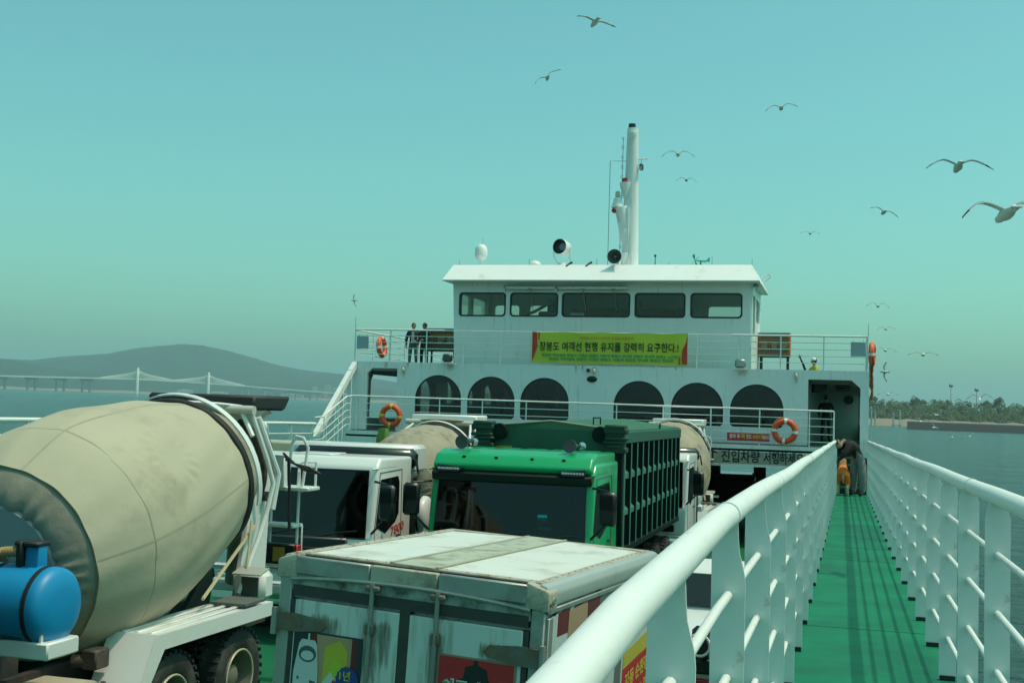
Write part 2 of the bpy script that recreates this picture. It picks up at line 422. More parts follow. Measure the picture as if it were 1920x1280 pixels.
for a, e in ((33.24, 1.10), (30.08, 1.03)):
    top = CZ + BD * math.tan(R(e)); zd = bdeck(a); g = G()
    for s_ in (-1, 1):
        g.tube([polar(a, BD + s_ * 16, -.4), polar(a, BD + s_ * 18, zd), polar(a, BD + s_ * 3, top)], [5.5, 5.0, 4.0], 8)
    g.tube([polar(a, BD - 18, zd - 5), polar(a, BD + 18, zd - 5)], 3, 6)
    tw = g.build('tower', bridgew, t)
    g = G()
    for k in range(1, 11):
        for s_ in (-1, 1):
            aa = a + s_ * k * .165; g.tube([polar(a, BD, top - 2 - k * 1.2), polar(aa, BD, bdeck(aa))], .75, 4)
    g.build('stay_cable', bridgew, tw)
for a in (40.4, 39.0, 37.75, 36.55, 35.45, 28.4, 27.3, 26.2, 25.2, 24.2):
    g = G(); zd = bdeck(a) - 5
    for s_ in (-.16, .16): g.tube([polar(a + s_, BD, -.4), polar(a + s_, BD, zd - 6)], 4, 8)
    g.tube([polar(a - .3, BD, zd - 4), polar(a + .3, BD, zd - 4)], 4, 6)
    g.build('pier', paleg if a > 33 else pale, t)

# right shore: quay, beach, wooded bank
g = G()
for k in range(16):
    a0, a1 = -2.62 - k * .6, -2.62 - (k + 1) * .6
    P = [polar(a0, 800, -.4), polar(a1, 800, -.4), polar(a1, 806, 4.6 - k * .02), polar(a0, 806, 4.6 - k * .02), polar(a0, 1000, 5), polar(a1, 1000, 5)]
    g.add(P, [(0, 1, 2, 3), (3, 2, 5, 4)])
g.add([polar(-2.62, 800, -.4), polar(-2.62, 806, 4.6), polar(-2.62, 1000, 5), polar(-2.62, 1000, -.4)], [(0, 1, 2, 3)])
setting('quay', g, quay, 0, ship=False)
g = G()
for k in range(34):
    a0, a1 = -.2 - k * .3, -.2 - (k + 1) * .3; z0 = 6.2 + .8 * fbm(k, 0); z1 = 6.2 + .8 * fbm(k + 1, 0)
    g.add([polar(a0, 1130, -.4), polar(a1, 1130, -.4), polar(a1, 1150, z1), polar(a0, 1150, z0), polar(a0, 1260, z0 + 1), polar(a1, 1260, z1 + 1)], [(0, 1, 2, 3), (3, 2, 5, 4)])
setting('beach', g, sand, 0, ship=False)
g = G()
for k in range(34):
    a0, a1 = -.2 - k * .3, -.2 - (k + 1) * .3
    g.add([polar(a0, 1165, 3), polar(a1, 1165, 3), polar(a1, 1330, 17), polar(a0, 1330, 17), polar(a0, 1600, 0), polar(a1, 1600, 0)], [(0, 1, 2, 3), (3, 2, 5, 4)])
setting('bank', g, forest2, 0, ship=False)
rnd = random.Random(3)
def crown(g, c, rx, rz_, n_, k=1.):
    """leaf clumps: small tilted faces through an uneven volume"""
    lobes = [(Vector((rnd.uniform(-.55, .55) * rx, rnd.uniform(-.55, .55) * rx, rnd.uniform(-.45, .6) * rz_)), rnd.uniform(.35, .62)) for _ in range(6)]
    for _ in range(n_):
        lo, sc_ = rnd.choice(lobes); v = Vector((rnd.gauss(0, 1), rnd.gauss(0, 1), rnd.gauss(0, 1))).normalized() * rnd.uniform(.7, 1.05)
        p = Vector(c) + lo + Vector((v.x * rx, v.y * rx, v.z * rz_)) * sc_
        a, b = Vector((rnd.uniform(-1, 1), rnd.uniform(-1, 1), rnd.uniform(-1, 1))).normalized(), None
        b = a.orthogonal().normalized(); s_ = rnd.uniform(.5, 1.1) * k
        g.add([p + a * s_, p + b * s_, p - a * s_ * .8, p - b * s_], [(0, 1, 2, 3)])
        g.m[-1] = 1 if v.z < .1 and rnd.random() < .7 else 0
TOP = [(-.2, 1.1), (-.94, 1.065), (-1.53, 1.011), (-2.12, .981), (-2.7, .927), (-3.04, 1.109), (-3.5, 1.026), (-4.18, 1.073), (-4.86, .998), (-5.31, .941), (-5.98, 1.0), (-6.86, .944), (-7.51, .919), (-11, .9)]
def etop(a):
    for (a0, e0), (a1, e1) in zip(TOP[:-1], TOP[1:]):
        if a1 <= a <= a0: return e0 + (e1 - e0) * (a0 - a) / (a0 - a1)
    return .9
g = G()
for row, (d, f) in enumerate(((1180, .36), (1215, .56), (1250, .76), (1290, .97))):
    a = -.3
    while a > -10.2:
        rr = rnd.uniform(4.2, 7.5); e = etop(a) * f * rnd.uniform(.92, 1.02); top = CZ + d * math.tan(R(e))
        crown(g, polar(a, d + rnd.uniform(-14, 14), top - rr * .8), rr, rr * .95, 300, .75)
        crown(g, polar(a + .2, d - 10, top - rr * 1.9), rr, rr, 150, .9)
        a -= math.degrees(rr * 1.25 / d)
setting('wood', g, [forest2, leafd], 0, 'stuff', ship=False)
bark = M('bark', (.07, .05, .035), .9)
for a, d, e, rr, lb in ((-6.48, 1285, 1.193, 5.6, 'round dark tree standing above the tree line at the right'), (-3.04, 1290, 1.10, 7, 'broad domed tree on the tree line just right of the ship'), (-5.95, 1300, 1.05, 5.5, 'low domed tree on the tree line left of the round dark tree')):
    top = CZ + d * math.tan(R(e)); b = polar(a, d, 12)
    t = thing('tree', lb, 'tree', b, 0, 'single trees above the wood', ship=False)
    G().tube([b, polar(a, d, top - rr * 1.6), polar(a + .02, d, top - rr)], [.6, .4, .2], 6).build('trunk', bark, t)
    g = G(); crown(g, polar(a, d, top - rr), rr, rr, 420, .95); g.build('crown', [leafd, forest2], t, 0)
for a, d, e, lb in ((-4.47, 1235, 1.60, 'tall thin floodlight mast above the trees, the left one'), (-5.55, 1235, 1.44, 'tall thin floodlight mast above the trees, behind the dark gull')):
    b = polar(a, d, 6); top = CZ + d * math.tan(R(e))
    t = thing('light_mast', lb, 'lamp post', b, 0, 'floodlight masts over the wood', ship=False)
    G().tube([b, polar(a, d, top)], [.38, .22], 6).build('pole', paleg, t)
    G().box(polar(a, d, top + .4), (3.4, 1.2, 2.2)).box(polar(a + .06, d, top + 1.4), (1.2, 1, 1.6)).build('lamp_head', paleg, t)
for k, (a, h) in enumerate(((-1.05, 15), (-1.22, 12), (-2.02, 11), (-2.30, 14))):
    b = polar(a, 1120, -.4)
    t = thing('mooring_post', ['tallest pale mooring post off the beach right of the ship', 'second pale mooring post beside the tallest', 'pale mooring post left of the small pier frame', 'pale mooring post next to the quay corner'][k], 'post', b, 0, 'mooring posts off the beach', ship=False)
    G().tube([b, polar(a, 1120, h)], .8, 6).build('pile', pale, t)
    G().box(polar(a, 1120, h + .5), (2.2, 2.2, 1)).build('cap', pale, t)
b = polar(-2.16, 1118, 0)
t = thing('pier_frame', 'thin steel frame joining two mooring posts off the beach', 'pier', b, 0, None, ship=False)
G().tube([polar(-2.02, 1118, 9), polar(-2.30, 1118, 9.4)], .5, 6).build('beam', paleg, t)
G().box(polar(-2.16, 1118, 1.2), (8, 3, .8)).build('pontoon', pale, t)

# the air itself
m = bpy.data.materials.new('haze_air'); m.use_nodes = True; n = m.node_tree; n.nodes.clear()
o_ = n.nodes.new('ShaderNodeOutputMaterial'); pv = n.nodes.new('ShaderNodeVolumePrincipled')
pv.inputs['Color'].default_value = (.60, .93, 1.0, 1); pv.inputs['Density'].default_value = .000115; pv.inputs['Anisotropy'].default_value = .1
n.links.new(pv.outputs[0], o_.inputs['Volume'])
g = G().box((0, 0, 205), (33000, 33000, 412)); ob = g.build('haze', m, None, 0); ob['kind'] = 'stuff'
# ------------------------------------------------------------------ the ferry: decks and hull
def XL(Y): return -.403 + .0027 * Y
def XR(Y): return .777 - .005 * Y
YS = [-4 + 2.5 * k for k in range(16)] + [35.0]
def strip(g, xa, xb, za, zb, ys):
    vs = []
    for y in ys: vs += [(xa(y), y, za(y)), (xb(y), y, zb(y))]
    return g.add(vs, [(2 * i, 2 * i + 1, 2 * i + 3, 2 * i + 2) for i in range(len(ys) - 1)])
ys = [-6 + 3 * k for k in range(26)]
g = G(); strip(g, lambda y: -16.0, lambda y: .9, dz, dz, ys); setting('car_deck', g, cargreen, 0)
g = G()
strip(g, lambda y: XL(y) - .07, lambda y: XR(y) + .09, wz, wz, YS)
strip(g, lambda y: XL(y) - .07, lambda y: XL(y) - .07, wz, lambda y: wz(y) - .16, YS)
setting('walkway', g, dgreen, 0)
g = G()                                                   # plate joints welded across the walkway
for Y in (6.9, 11.3, 17.2, 19.0, 27.5):
    g.box(((XL(Y) + XR(Y)) / 2, Y, wz(Y) + .001), (XR(Y) - XL(Y) + .1, .008, .004))
setting('walkway_seam', g, M('seam_green', (.005, .13, .06), .6), 0)
g = G()
strip(g, lambda y: XR(y) + .09, lambda y: XR(y) + .13, wz, lambda y: -.5, YS)
setting('hull_side', g, white, 0)
g = G(); strip(g, lambda y: XL(y) + .25, lambda y: XL(y) + .25, lambda y: wz(y) - .16, dz, YS)
setting('walkway_bulkhead', g, white, 0)
g = G(); strip(g, lambda y: -15.95, lambda y: -14.75, wz, wz, YS); strip(g, lambda y: -14.75, lambda y: -14.75, wz, dz, YS); strip(g, lambda y: -15.95, lambda y: -15.98, wz, lambda y: -.5, YS)
setting('port_walkway', g, dgreen, 0)

# railings of flat plate stanchions with four rungs
plate_me = {}
def plate_post(left):
    """flat stanchion 115 mm wide, necked in under the handrail; stands on y=0, facing the bow"""
    h = 1.43; w_ = .060; s_ = 1 if left else -1
    pts = [(-w_, .035), (w_, .035), (w_, h - .21), (w_ - .004, h - .17), (w_ - .022, h - .10), (.034, h - .055), (.03, h + .02), (-.03, h + .02), (-.034, h - .03), (-w_, h - .06)]
    if not left: pts = [(-w_, .035), (w_, .035), (w_, h - .07), (w_ - .012, h - .02), (.036, h + .02), (-.036, h + .02), (-w_ + .012, h - .02), (-w_, h - .07)]
    g = G().plate(pts, [], (0, -.006, 0), (1, 0, 0), (0, 0, 1), (0, .012, 0)); g.cm = 1
    g.box((0, 0, .018), (.105, .05, .036))
    return g.mesh('stanchion', [white2, black], 30)
def plate_railing(label, xf, y0, y1, first, step, left, droop=None):
    t = thing('railing', label, 'railing', (xf(y0), y0, wz(y0)))
    ys = [y0 + (y1 - y0) * k / 40 for k in range(41)]
    dr = droop or (lambda y: 0.)
    zr = lambda y: wz(y) + 1.468 + dr(y)
    g = G(); hp = [(xf(y) + .004 * math.sin(y * .9), y, zr(y) + .004 * math.sin(y * 1.3)) for y in ys]
    g.tube(hp, .0445, 16)
    for y in [y0 + 2.81 * k + .9 for k in range(int((y1 - y0) / 2.81))]: g.tube([(xf(y), y - .008, zr(y)), (xf(y), y + .008, zr(y))], .0468, 16)     # weld beads
    g.build('handrail', white2, t)
    for z in (.30, .60, .89, 1.18):
        G().tube([(xf(y), y, wz(y) + z + dr(y) * z / 1.5) for y in ys[::2] + ([ys[-1]] if len(ys) % 2 == 0 else [])], .0165, 10).build('rung', white2, t)
    if left not in plate_me: plate_me[left] = plate_post(left)
    k = 0
    while first + k * step < y1 - .1:
        y = first + k * step; k += 1
        if y < y0: continue
        o = sub(t, 'stanchion', plate_me[left], (xf(y) - xf(y0), y - y0, wz(y) - wz(y0))); o.scale.z = 1 + dr(y) / 1.5
    return t
def ldroop(y):
    tab = [(-2, -.30), (0, -.20), (1.2, -.135), (1.76, -.085), (2.2, -.055), (3, -.028), (4, 0), (99, 0)]
    for (a, b), (c, d) in zip(tab[:-1], tab[1:]):
        if a <= y <= c: return b + (d - b) * (y - a) / (c - a)
    return 0.
plate_railing('white plate railing on the inboard side of the walkway, above the trucks', XL, .55, 34.7, 8.55 - 7 * 1.405, 1.405, True, ldroop)
plate_railing('white plate railing on the seaward side of the walkway, starboard edge', XR, 1.2, 36.05, 9.28 - 6 * 1.405, 1.405, False)
plate_railing('white plate railing along the far port side, behind the mixers', lambda y: -15.15, 12, 32.4, 12.5, 1.405, True)

# steps from the walkway up to the starboard passage
t = thing('steps', 'green treads climbing from the walkway into the dark passage', 'stairs', (.1, 35, wz(35)))
for k in range(6):
    z = wz(35) + .2 * (k + 1)
    G().box((.1, 35.12 + .24 * k, z - .02), (.95, .24, .04)).build('tread', dgreen, t)
    G().box((.1, 35.012 + .24 * k, z - .12), (.95, .012, .155)).build('riser', black, t)

# ------------------------------------------------------------------ deckhouse with the arched windows
FY = 36.1; FL = 4.62; UP = 6.50
t = DH = thing('deckhouse', 'white two-storey front of the ferry house with six arched windows', 'deckhouse', (-7.5, 36.1, 4.0))
def arch(cx, hw, zb, zt, n=18):
    pts = [(cx - hw, zb + .08), (cx - hw + .08, zb), (cx + hw - .08, zb), (cx + hw, zb + .08)]
    zs = zt - hw * .98
    return pts + [(cx + hw * math.cos(math.pi * k / n), zs + hw * .98 * math.sin(math.pi * k / n)) for k in range(n + 1)]
AC = [(-12.64, 6.44), (-10.87, 6.43), (-9.12, 6.43), (-6.14, 6.40), (-4.37, 6.39), (-2.60, 6.38)]
holes = [arch(c, .785, 5.10, zt) for c, zt in AC]
outer = [(-15.62, 4.62), (-15.10, 4.62), (-15.10, 6.45), (-14.93, 6.62), (-14.06, 6.62), (-14.06, 4.62), (-1.12, 4.62), (-1.12, 6.56), (.10, 6.56), (.36, 6.33), (.36, 3.0), (.60, 3.0), (.60, 6.83), (-15.62, 6.83)]
g = G().plate(outer, holes, (0, FY, 0), (1, 0, 0), (0, 0, 1), (0, .12, 0))
wallw = M('wall_white', (.78, .80, .78), .42, var=.05, dirt=(.42, .36, .26), dirt_amt=.2, streak=1, bump=.25, bscale=1.1)
rs = random.Random(11)
stain(wallw, [(-4.75, 2.82, .20, .45), (4.45, 2.82, .22, .40), (6.03, 2.58, .07, .35), (-6.33, 2.52, .07, .35), (-.12, 2.40, .12, .25)] + [(rs.uniform(-7.6, 7.8), 2.83, rs.uniform(.03, .09), rs.uniform(.12, .5)) for _ in range(7)], (.42, .35, .25))
g.build('front_wall', wallw, t, 30)
for c, zt in AC:
    a_o, a_i = arch(c, .80, 5.085, zt + .015), arch(c, .745, 5.14, zt - .04)
    fr = G().plate(a_o, [a_i], (0, FY + .035, 0), (1, 0, 0), (0, 0, 1), (0, .03, 0)).build('window', blackp, t, 30)
    G().plate(arch(c, .75, 5.135, zt - .035), [], (0, FY + .05, 0), (1, 0, 0), (0, 0, 1), (0, .008, 0)).build('pane', tinted, fr, 0)
# cabin shell: side walls with windows, passage walls, floor, ceiling
SA = [38.6, 41.0, 43.5, 46.0, 48.5, 51.0]
def side(u): return [(a, b) for a, b in u]
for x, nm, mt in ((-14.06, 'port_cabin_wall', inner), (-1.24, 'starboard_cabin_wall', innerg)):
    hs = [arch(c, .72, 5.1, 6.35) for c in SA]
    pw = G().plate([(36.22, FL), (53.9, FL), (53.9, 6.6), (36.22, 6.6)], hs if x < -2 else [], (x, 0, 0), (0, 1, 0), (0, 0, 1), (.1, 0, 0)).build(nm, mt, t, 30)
    if x < -2:
        for c in SA: G().plate(arch(c, .71, 5.11, 6.34), [], (x + .04, 0, 0), (0, 1, 0), (0, 0, 1), (.008, 0, 0)).build('pane', clear, pw, 0)
G().plate([(36.22, FL - .6), (54, FL - .6), (54, 6.6), (36.22, 6.6)], [[(37.4, 5.0), (44.5, 5.0), (44.5, 6.32), (44.3, 6.45), (37.65, 6.45), (37.45, 6.25)], [(45.4, 5.0), (53, 5.0), (53, 6.45), (45.4, 6.45)]],
         (-15.62, 0, 0), (0, 1, 0), (0, 0, 1), (.1, 0, 0)).build('port_outer_wall', white, t, 30)
G().plate([(36.22, 2.6), (54, 2.6), (54, 6.6), (36.22, 6.6)], [[(37 + 4.2 * k, 5.2), (40.4 + 4.2 * k, 5.2), (40.4 + 4.2 * k, 6.4), (37 + 4.2 * k, 6.4)] for k in range(4)], (.5, 0, 0), (0, 1, 0), (0, 0, 1), (.1, 0, 0)).build('starboard_outer_wall', white, t, 30)  # openings are out of view, added to let daylight into the passage
G().box((-7.5, 45.1, 6.60), (16.2, 17.75, .10)).build('ceiling', innerg, t)
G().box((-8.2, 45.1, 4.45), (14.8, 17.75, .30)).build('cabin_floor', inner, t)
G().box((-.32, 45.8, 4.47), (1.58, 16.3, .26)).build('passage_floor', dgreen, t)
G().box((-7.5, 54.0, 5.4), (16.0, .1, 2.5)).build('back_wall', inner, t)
G().box((-.4, 47.6, 5.6), (1.62, .08, 2.0)).build('passage_end_wall', innerg, t)
g = G()
for k in range(7): g.box((-1.10, 37.4 + 1.35 * k, 5.6), (.07, .09, 1.9)); g.box((-.35, 37.4 + 1.35 * k, 6.5), (1.5, .09, .08))
g.build('passage_rib', innerg, t)
for k in range(5): G().box((-14.16, 37.3 + 1.2 * k, 5.6), (.08, .09, 1.9)).box((-14.9, 37.3 + 1.2 * k, 6.5), (1.3, .09, .08)).build('port_rib', innerg, t)
for k in range(3): G().box((-.15, 38.4 + 3 * k, 6.45), (.5, .16, .06), bev=.02).build('passage_lamp', blackp, t)
G().tube([(.05, 47.5, 6.15), (.05, 47.55, 6.15)], .17, 16).build('porthole', black, t)
# seats, screens and posts inside the cabin
for x in (-12.9, -11.2, -9.5, -6.6, -4.9, -3.2):
    for y in (38.2, 40.2, 42.6): G().box((x, y, 4.85), (1.3, .5, .42), bev=.05).box((x, y + .28, 5.25), (1.3, .1, .6), bev=.04).build('bench', inner, t)
for x, y in ((-12.2, 39.6), (-9.3, 38.6), (-5.6, 40)): G().tube([(x, y, FL), (x, y, 6.56)], .06, 8).build('cabin_post', innerg, t)
G().box((-13.0, 37.5, 5.95), (.42, .03, .5)).build('notice_sheet', M('pale_sheet', (.55, .62, .62), .6), t)
G().box((-9.1, 38.0, 6.47), (1.2, .18, .06)).box((-6.1, 38.4, 6.47), (1.2, .18, .06)).build('cabin_lamp', tapew, t)
# platform and beam over the car deck, posts and open space underneath
g = G().box((-7.75, 35.43, 4.52), (14.9, 1.36, .18)); g.build('platform', white, t)
G().box((-7.75, 35.44, 4.616), (14.7, 1.3, .012)).build('platform_floor', black, t)
G().box((-7.75, 34.80, 4.24), (14.9, .10, .50)).build('beam', white, t)
G().box((-7.75, 34.83, 4.0), (14.9, .18, .03)).build('beam_flange', white, t)
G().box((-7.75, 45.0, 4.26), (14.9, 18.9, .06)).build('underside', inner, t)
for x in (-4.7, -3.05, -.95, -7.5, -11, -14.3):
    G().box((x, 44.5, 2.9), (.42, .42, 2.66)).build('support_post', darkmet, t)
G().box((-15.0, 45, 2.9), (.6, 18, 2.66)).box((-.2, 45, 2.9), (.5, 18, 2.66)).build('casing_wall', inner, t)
G().box((-7.52, 45.2, 6.68), (16.1, 17.5, .07)).build('upper_deck', dgreen, t)
# fittings of the front wall
def fit(name, lb, cat, loc): return thing(name, lb, cat, loc)
t = fit('loudspeaker', 'black oval loudspeaker on the wall between third and fourth arch', 'loudspeaker', (-7.62, FY, 6.42))
G().sphere((-7.62, FY - .02, 6.42), (.15, .05, .085), 20, 8).build('grille', black, t); G().sphere((-7.62, FY - .005, 6.42), (.17, .02, .10), 20, 6).build('rim', blackp, t)
t = fit('wall_camera', 'small dark camera above the oval loudspeaker', 'camera', (-7.73, FY, 6.69))
G().box((-7.73, FY - .02, 6.74), (.08, .06, .05)).build('bracket', white, t); G().sphere((-7.73, FY - .07, 6.69), .06, 12, 8).build('dome', black, t)
for x, z, lb in ((-7.54, 6.66, 'small wall lamp beside the dark camera over the oval loudspeaker'), (-13.83, 6.58, 'small wall lamp left of the first arched window'), (-1.47, 6.64, 'small wall lamp left of the starboard passage')):
    t = thing('wall_lamp', lb, 'lamp', (x, FY, z), 0, 'small lamps on the deckhouse front')
    G().box((x, FY - .03, z + .09), (.09, .08, .05), bev=.015).build('bracket', steel, t)
    G().sphere((x, FY - .09, z), (.055, .055, .09), 12, 8).build('lamp_glass', M('lamp_glass', (.55, .52, .40), .2), t)

# slanting stringer with stiffeners at the port corner
t = thing('stringer', 'white slanting stringer with upright stiffeners at the port corner', 'bracket', (-15.55, 33.2, 4.3))
G().prism([(-15.62, 33.1, 4.42), (-15.62, 33.42, 4.42), (-15.62, 36.08, 6.62), (-15.62, 36.08, 6.84)], (.16, 0, 0)).build('stringer_flange', white2, t, 0)
for y in (33.9, 34.5, 35.1, 35.7):
    G().box((-15.54, y, (wz(y) + 4.5 + (y - 33.25) * .83) / 2), (.14, .05, 4.5 + (y - 33.25) * .83 - wz(y))).build('stiffener', white, t)
t = thing('locker', 'dark green deck locker at the foot of the white stringer', 'locker', (-15.1, 33.6, wz(33)))
G().box((-15.1, 33.6, wz(33) + .42), (.7, 1.5, .84), bev=.08).build('body', dgreen, t); G().box((-15.1, 33.6, wz(33) + .87), (.76, 1.56, .06), bev=.02).build('lid', dgreen, t)

# ------------------------------------------------------------------ platform rail, upper rails
def bar_rail(label, path, zt, bars, posts, r=.026, rb=.012, name='railing', base=None):
    t = thing(name, label, 'railing', (*path[0][:2], zt - 1))
    G().tube(path, r, 10).build('handrail', white2, t)
    for dzb in bars: G().tube([(x, y, z - dzb) for x, y, z in path], rb, 8).build('bar', white2, t)
    for (x, y, z, h) in posts: G().tube([(x, y, z), (x, y, z - h)], .02, 8).build('post', white2, t)
    return t
PR = 34.77
path = [(-15.15, 32.35, 5.00), (-15.15, 32.9, 5.02), (-15.12, 34.55, 5.66), (-15.02, PR, 5.69), (-.36, PR, 5.63)]
posts = [(-14.88 + 1.385 * k, PR, 5.69 - .004 * k, 1.07) for k in range(11)] + [(-.36, PR, 5.63, 2.1), (-15.15, 33.0, 5.06, 1.4), (-15.13, 34.0, 5.45, 1.7)]
bar_rail('white tube railing across the platform under the arched windows', path, 5.6, (.22, .44, .66, .88), posts)
UR = [(-15.58, FY + .03, 7.88), (.55, FY + .03, 7.83)]
t = thing('railing', 'white tube railing across the upper deck front, carrying the banner', 'railing', (-7.5, FY, 6.8))
G().tube([(-15.58, FY + .03, 7.88), (-12.5, FY + .03, 7.872)], .028, 10).build('handrail', white2, t)
G().tube([(-3.35, FY + .03, 7.845), (.55, FY + .03, 7.835)], .03, 10).build('handrail', white2, t)
G().tube([(-12.5, FY + .03, 7.872), (-3.35, FY + .03, 7.845)], .012, 8).build('middle_wire', white2, t)
for d in (.2, .4, .6, .8): G().tube([(-15.58, FY + .03, 7.88 - d), (.55, FY + .03, 7.835 - d)], .011, 8).build('bar', white2, t)
for k in range(14):
    x = -15.58 + 1.2408 * k; G().tube([(x, FY + .03, 7.88 - .0033 * k), (x, FY + .03, 6.82)], .021, 8).build('post', white2, t)
for x, lb in ((-15.58, 'white tube railing running aft along the upper deck, port side'), (.55, 'white tube railing running aft along the upper deck, starboard side')):
    path = [(x, FY + .08 + 1.5 * k, 7.86) for k in range(9 if x < 0 else 3)]
    bar_rail(lb, path, 7.8, (.2, .4, .6, .8), [(a, b, c, 1.14) for a, b, c in path[1:]])
t = thing('whip_aerial', 'thin whip aerial on the starboard end of the upper railing', 'antenna', (.55, FY + .03, 7.8)); G().tube([(.55, FY + .03, 7.8), (.57, FY + .03, 8.25)], [.012, .005], 6).build('whip', steel, t)
t = thing('whip_aerial', 'thin whip aerial on the port end of the upper railing', 'antenna', (-15.58, FY + .03, 7.8)); G().tube([(-15.58, FY + .03, 7.8), (-15.6, FY + .03, 8.3)], [.012, .005], 6).build('whip', steel, t)
for x, z, lb in ((-15.3, 7.45, 'grey sheet panel tied to the upper railing, port end'), (.28, 7.47, 'grey sheet panel tied to the upper railing, starboard end')):
    t = thing('panel', lb, 'panel', (x, FY, z), 0, 'grey panels on the upper railing')
    G().box((x, FY - .01, z), (.42, .02, .42), bev=.008).build('sheet', M('panel_grey', (.33, .40, .42), .5), t)
    for d in (-.14, .14): G().tube([(x + d, FY - .005, z + .2), (x + d, FY + .02, z + .26)], .006, 5).build('tie', black, t)

# life buoys
def buoy(c, ax, lb, R0=.29, rope=True, cat='life buoy'):
    t = thing('life_buoy', lb, cat, c, 0, 'orange life buoys on the railings')
    g = G().torus(c, ax, R0, .085, 40, 12); g.build('ring', orange, t)
    for k in range(4):
        a = R(50 + 90 * k); axv = Vector(ax).normalized(); x = axv.orthogonal().normalized(); y = axv.cross(x)
        d = x * math.cos(a) + y * math.sin(a); g = G()
        pts = [Vector(c) + (x * math.cos(a + q) + y * math.sin(a + q)) * R0 for q in (-.13, -.06, .06, .13)]
        g.tube(pts, .0875, 12, cap=False); g.build('tape', tapew if rope else yell, t)
    g = G(); axv = Vector(ax).normalized(); x = axv.orthogonal().normalized(); y = axv.cross(x)
    pts = []
    for k in range(32):
        a = 2 * math.pi * k / 32; pts.append(Vector(c) + (x * math.cos(a) + y * math.sin(a)) * (R0 + .10 + .018 * math.sin(4 * a)) - axv * .01)
    g.tube(pts, .008, 5, closed=True); g.build('rope', M('rope_pale', (.55, .45, .33), .9), t)
    return t
buoy((-1.70, PR - .11, 5.03), (0, 1, 0), 'orange life buoy with white tapes on platform rail, right end', .285)
buoy((-13.66, PR - .11, 5.10), (0, 1, 0), 'orange life buoy on platform rail near the port passage', .285, False)
buoy((-15.48, 38.2, 7.42), (1, 0, .1), 'orange life buoy hanging on the upper port side rail', .29)
t = buoy((.68, FY + .35, 7.35), (1, -.1, 0), 'orange life buoy seen edge-on outside the upper starboard corner', .27)
t = thing('rope_bundle', 'orange and brown ropes hanging outside the upper starboard corner', 'rope', (.68, FY + .3, 6.9))
for k in range(9):
    a = k * .7; g = G()
    pts = [(.66 + .05 * math.sin(a + q), FY + .3 + .07 * math.cos(a * 2 + q * 2), 7.15 - q * (.14 + .015 * k)) for q in range(6)]
    g.tube(pts, .022, 6); g.build('rope', [orange, M('rope_brown', (.20, .12, .06), .9), M('rope_tan', (.30, .22, .12), .9)][k % 3], t)

# floodlights
for x, lb, y in ((-12.28, 'dark square floodlight on the deck edge in front of the port locker', 35.98), (-3.08, 'square floodlight with pale glass on the deck edge near the starboard locker', 35.98)):
    t = thing('floodlight', lb, 'floodlight', (x, y, 6.8), 0, 'floodlights on the upper deck edge')
    G().box((x, y - .1, 6.98), (.32, .16, .26), bev=.05).build('housing', blackp if x < -5 else steel, t)
    G().box((x, y - .185, 6.98), (.24, .012, .18), bev=.005).build('lens', M('flood_lens', (.35, .42, .36), .1) if x > -5 else M('flood_lens_dark', (.06, .085, .07), .2), t)
    G().tube([(x - .19, y - .1, 6.98), (x - .19, y - .1, 6.83), (x + .19, y - .1, 6.83), (x + .19, y - .1, 6.98)], .014, 6).box((x, y - .05, 6.80), (.5, .22, .02)).build('yoke', white, t)

# ------------------------------------------------------------------ wheelhouse
t = WH = thing('wheelhouse', 'white wheelhouse with five wide windows under a sloped visor roof', 'wheelhouse', (-7.7, 37.2, 6.7))
WY = 37.2
def rrect(x0, x1, z0, z1, r=.12, n=4):
    P = []
    for cx, cz, a0 in ((x1 - r, z1 - r, 0), (x0 + r, z1 - r, 90), (x0 + r, z0 + r, 180), (x1 - r, z0 + r, 270)):
        P += [(cx + r * math.cos(R(a0 + 90 * k / n)), cz + r * math.sin(R(a0 + 90 * k / n))) for k in range(n + 1)]
    return P
WN = [(-12.38, -10.80), (-10.63, -9.04), (-8.89, -6.69), (-6.52, -4.94), (-4.76, -3.18)]
WB, WT = 8.44, 9.20
g = G().plate([(-12.50, 6.72), (-2.87, 6.72), (-2.93, 9.55), (-12.62, 9.62)], [rrect(a, b, WB, WT) for a, b in WN], (0, WY, 0), (1, 0, 0), (0, 0, 1), (0, .10, 0))
g.build('front_wall', white, t, 30)
for a, b in WN:
    f = G().plate(rrect(a - .015, b + .015, WB - .015, WT + .015), [rrect(a + .035, b - .035, WB + .035, WT - .035, .1)], (0, WY - .012, 0), (1, 0, 0), (0, 0, 1), (0, .05, 0)).build('window', blackp, t, 30)
    G().plate(rrect(a + .03, b - .03, WB + .03, WT - .03, .1), [], (0, WY + .03, 0), (1, 0, 0), (0, 0, 1), (0, .008, 0)).build('pane', tinted, f, 0)
for x, nm, xt in ((-12.50, 'port_wall', -12.62), (-2.97, 'starboard_wall', -2.97)):
    hs = [rrect(37.55, 38.5, 7.9, 9.2, .1), rrect(38.8, 40.4, 8.45, 9.2, .1)]
    pw = G().plate([(37.3, 6.72), (40.7, 6.72), (40.7, 9.6), (37.3, 9.6)], hs, (x, 0, 0), (0, 1, 0), (0, 0, 1), (.1, 0, 0)).build(nm, white, t, 30)
    for (y0, y1, z0) in ((37.55, 38.5, 7.9), (38.8, 40.4, 8.45)):
        G().plate(rrect(y0 + .01, y1 - .01, z0, 9.19, .1), [], (x + .04, 0, 0), (0, 1, 0), (0, 0, 1), (.008, 0, 0)).build('pane', clear, pw, 0)
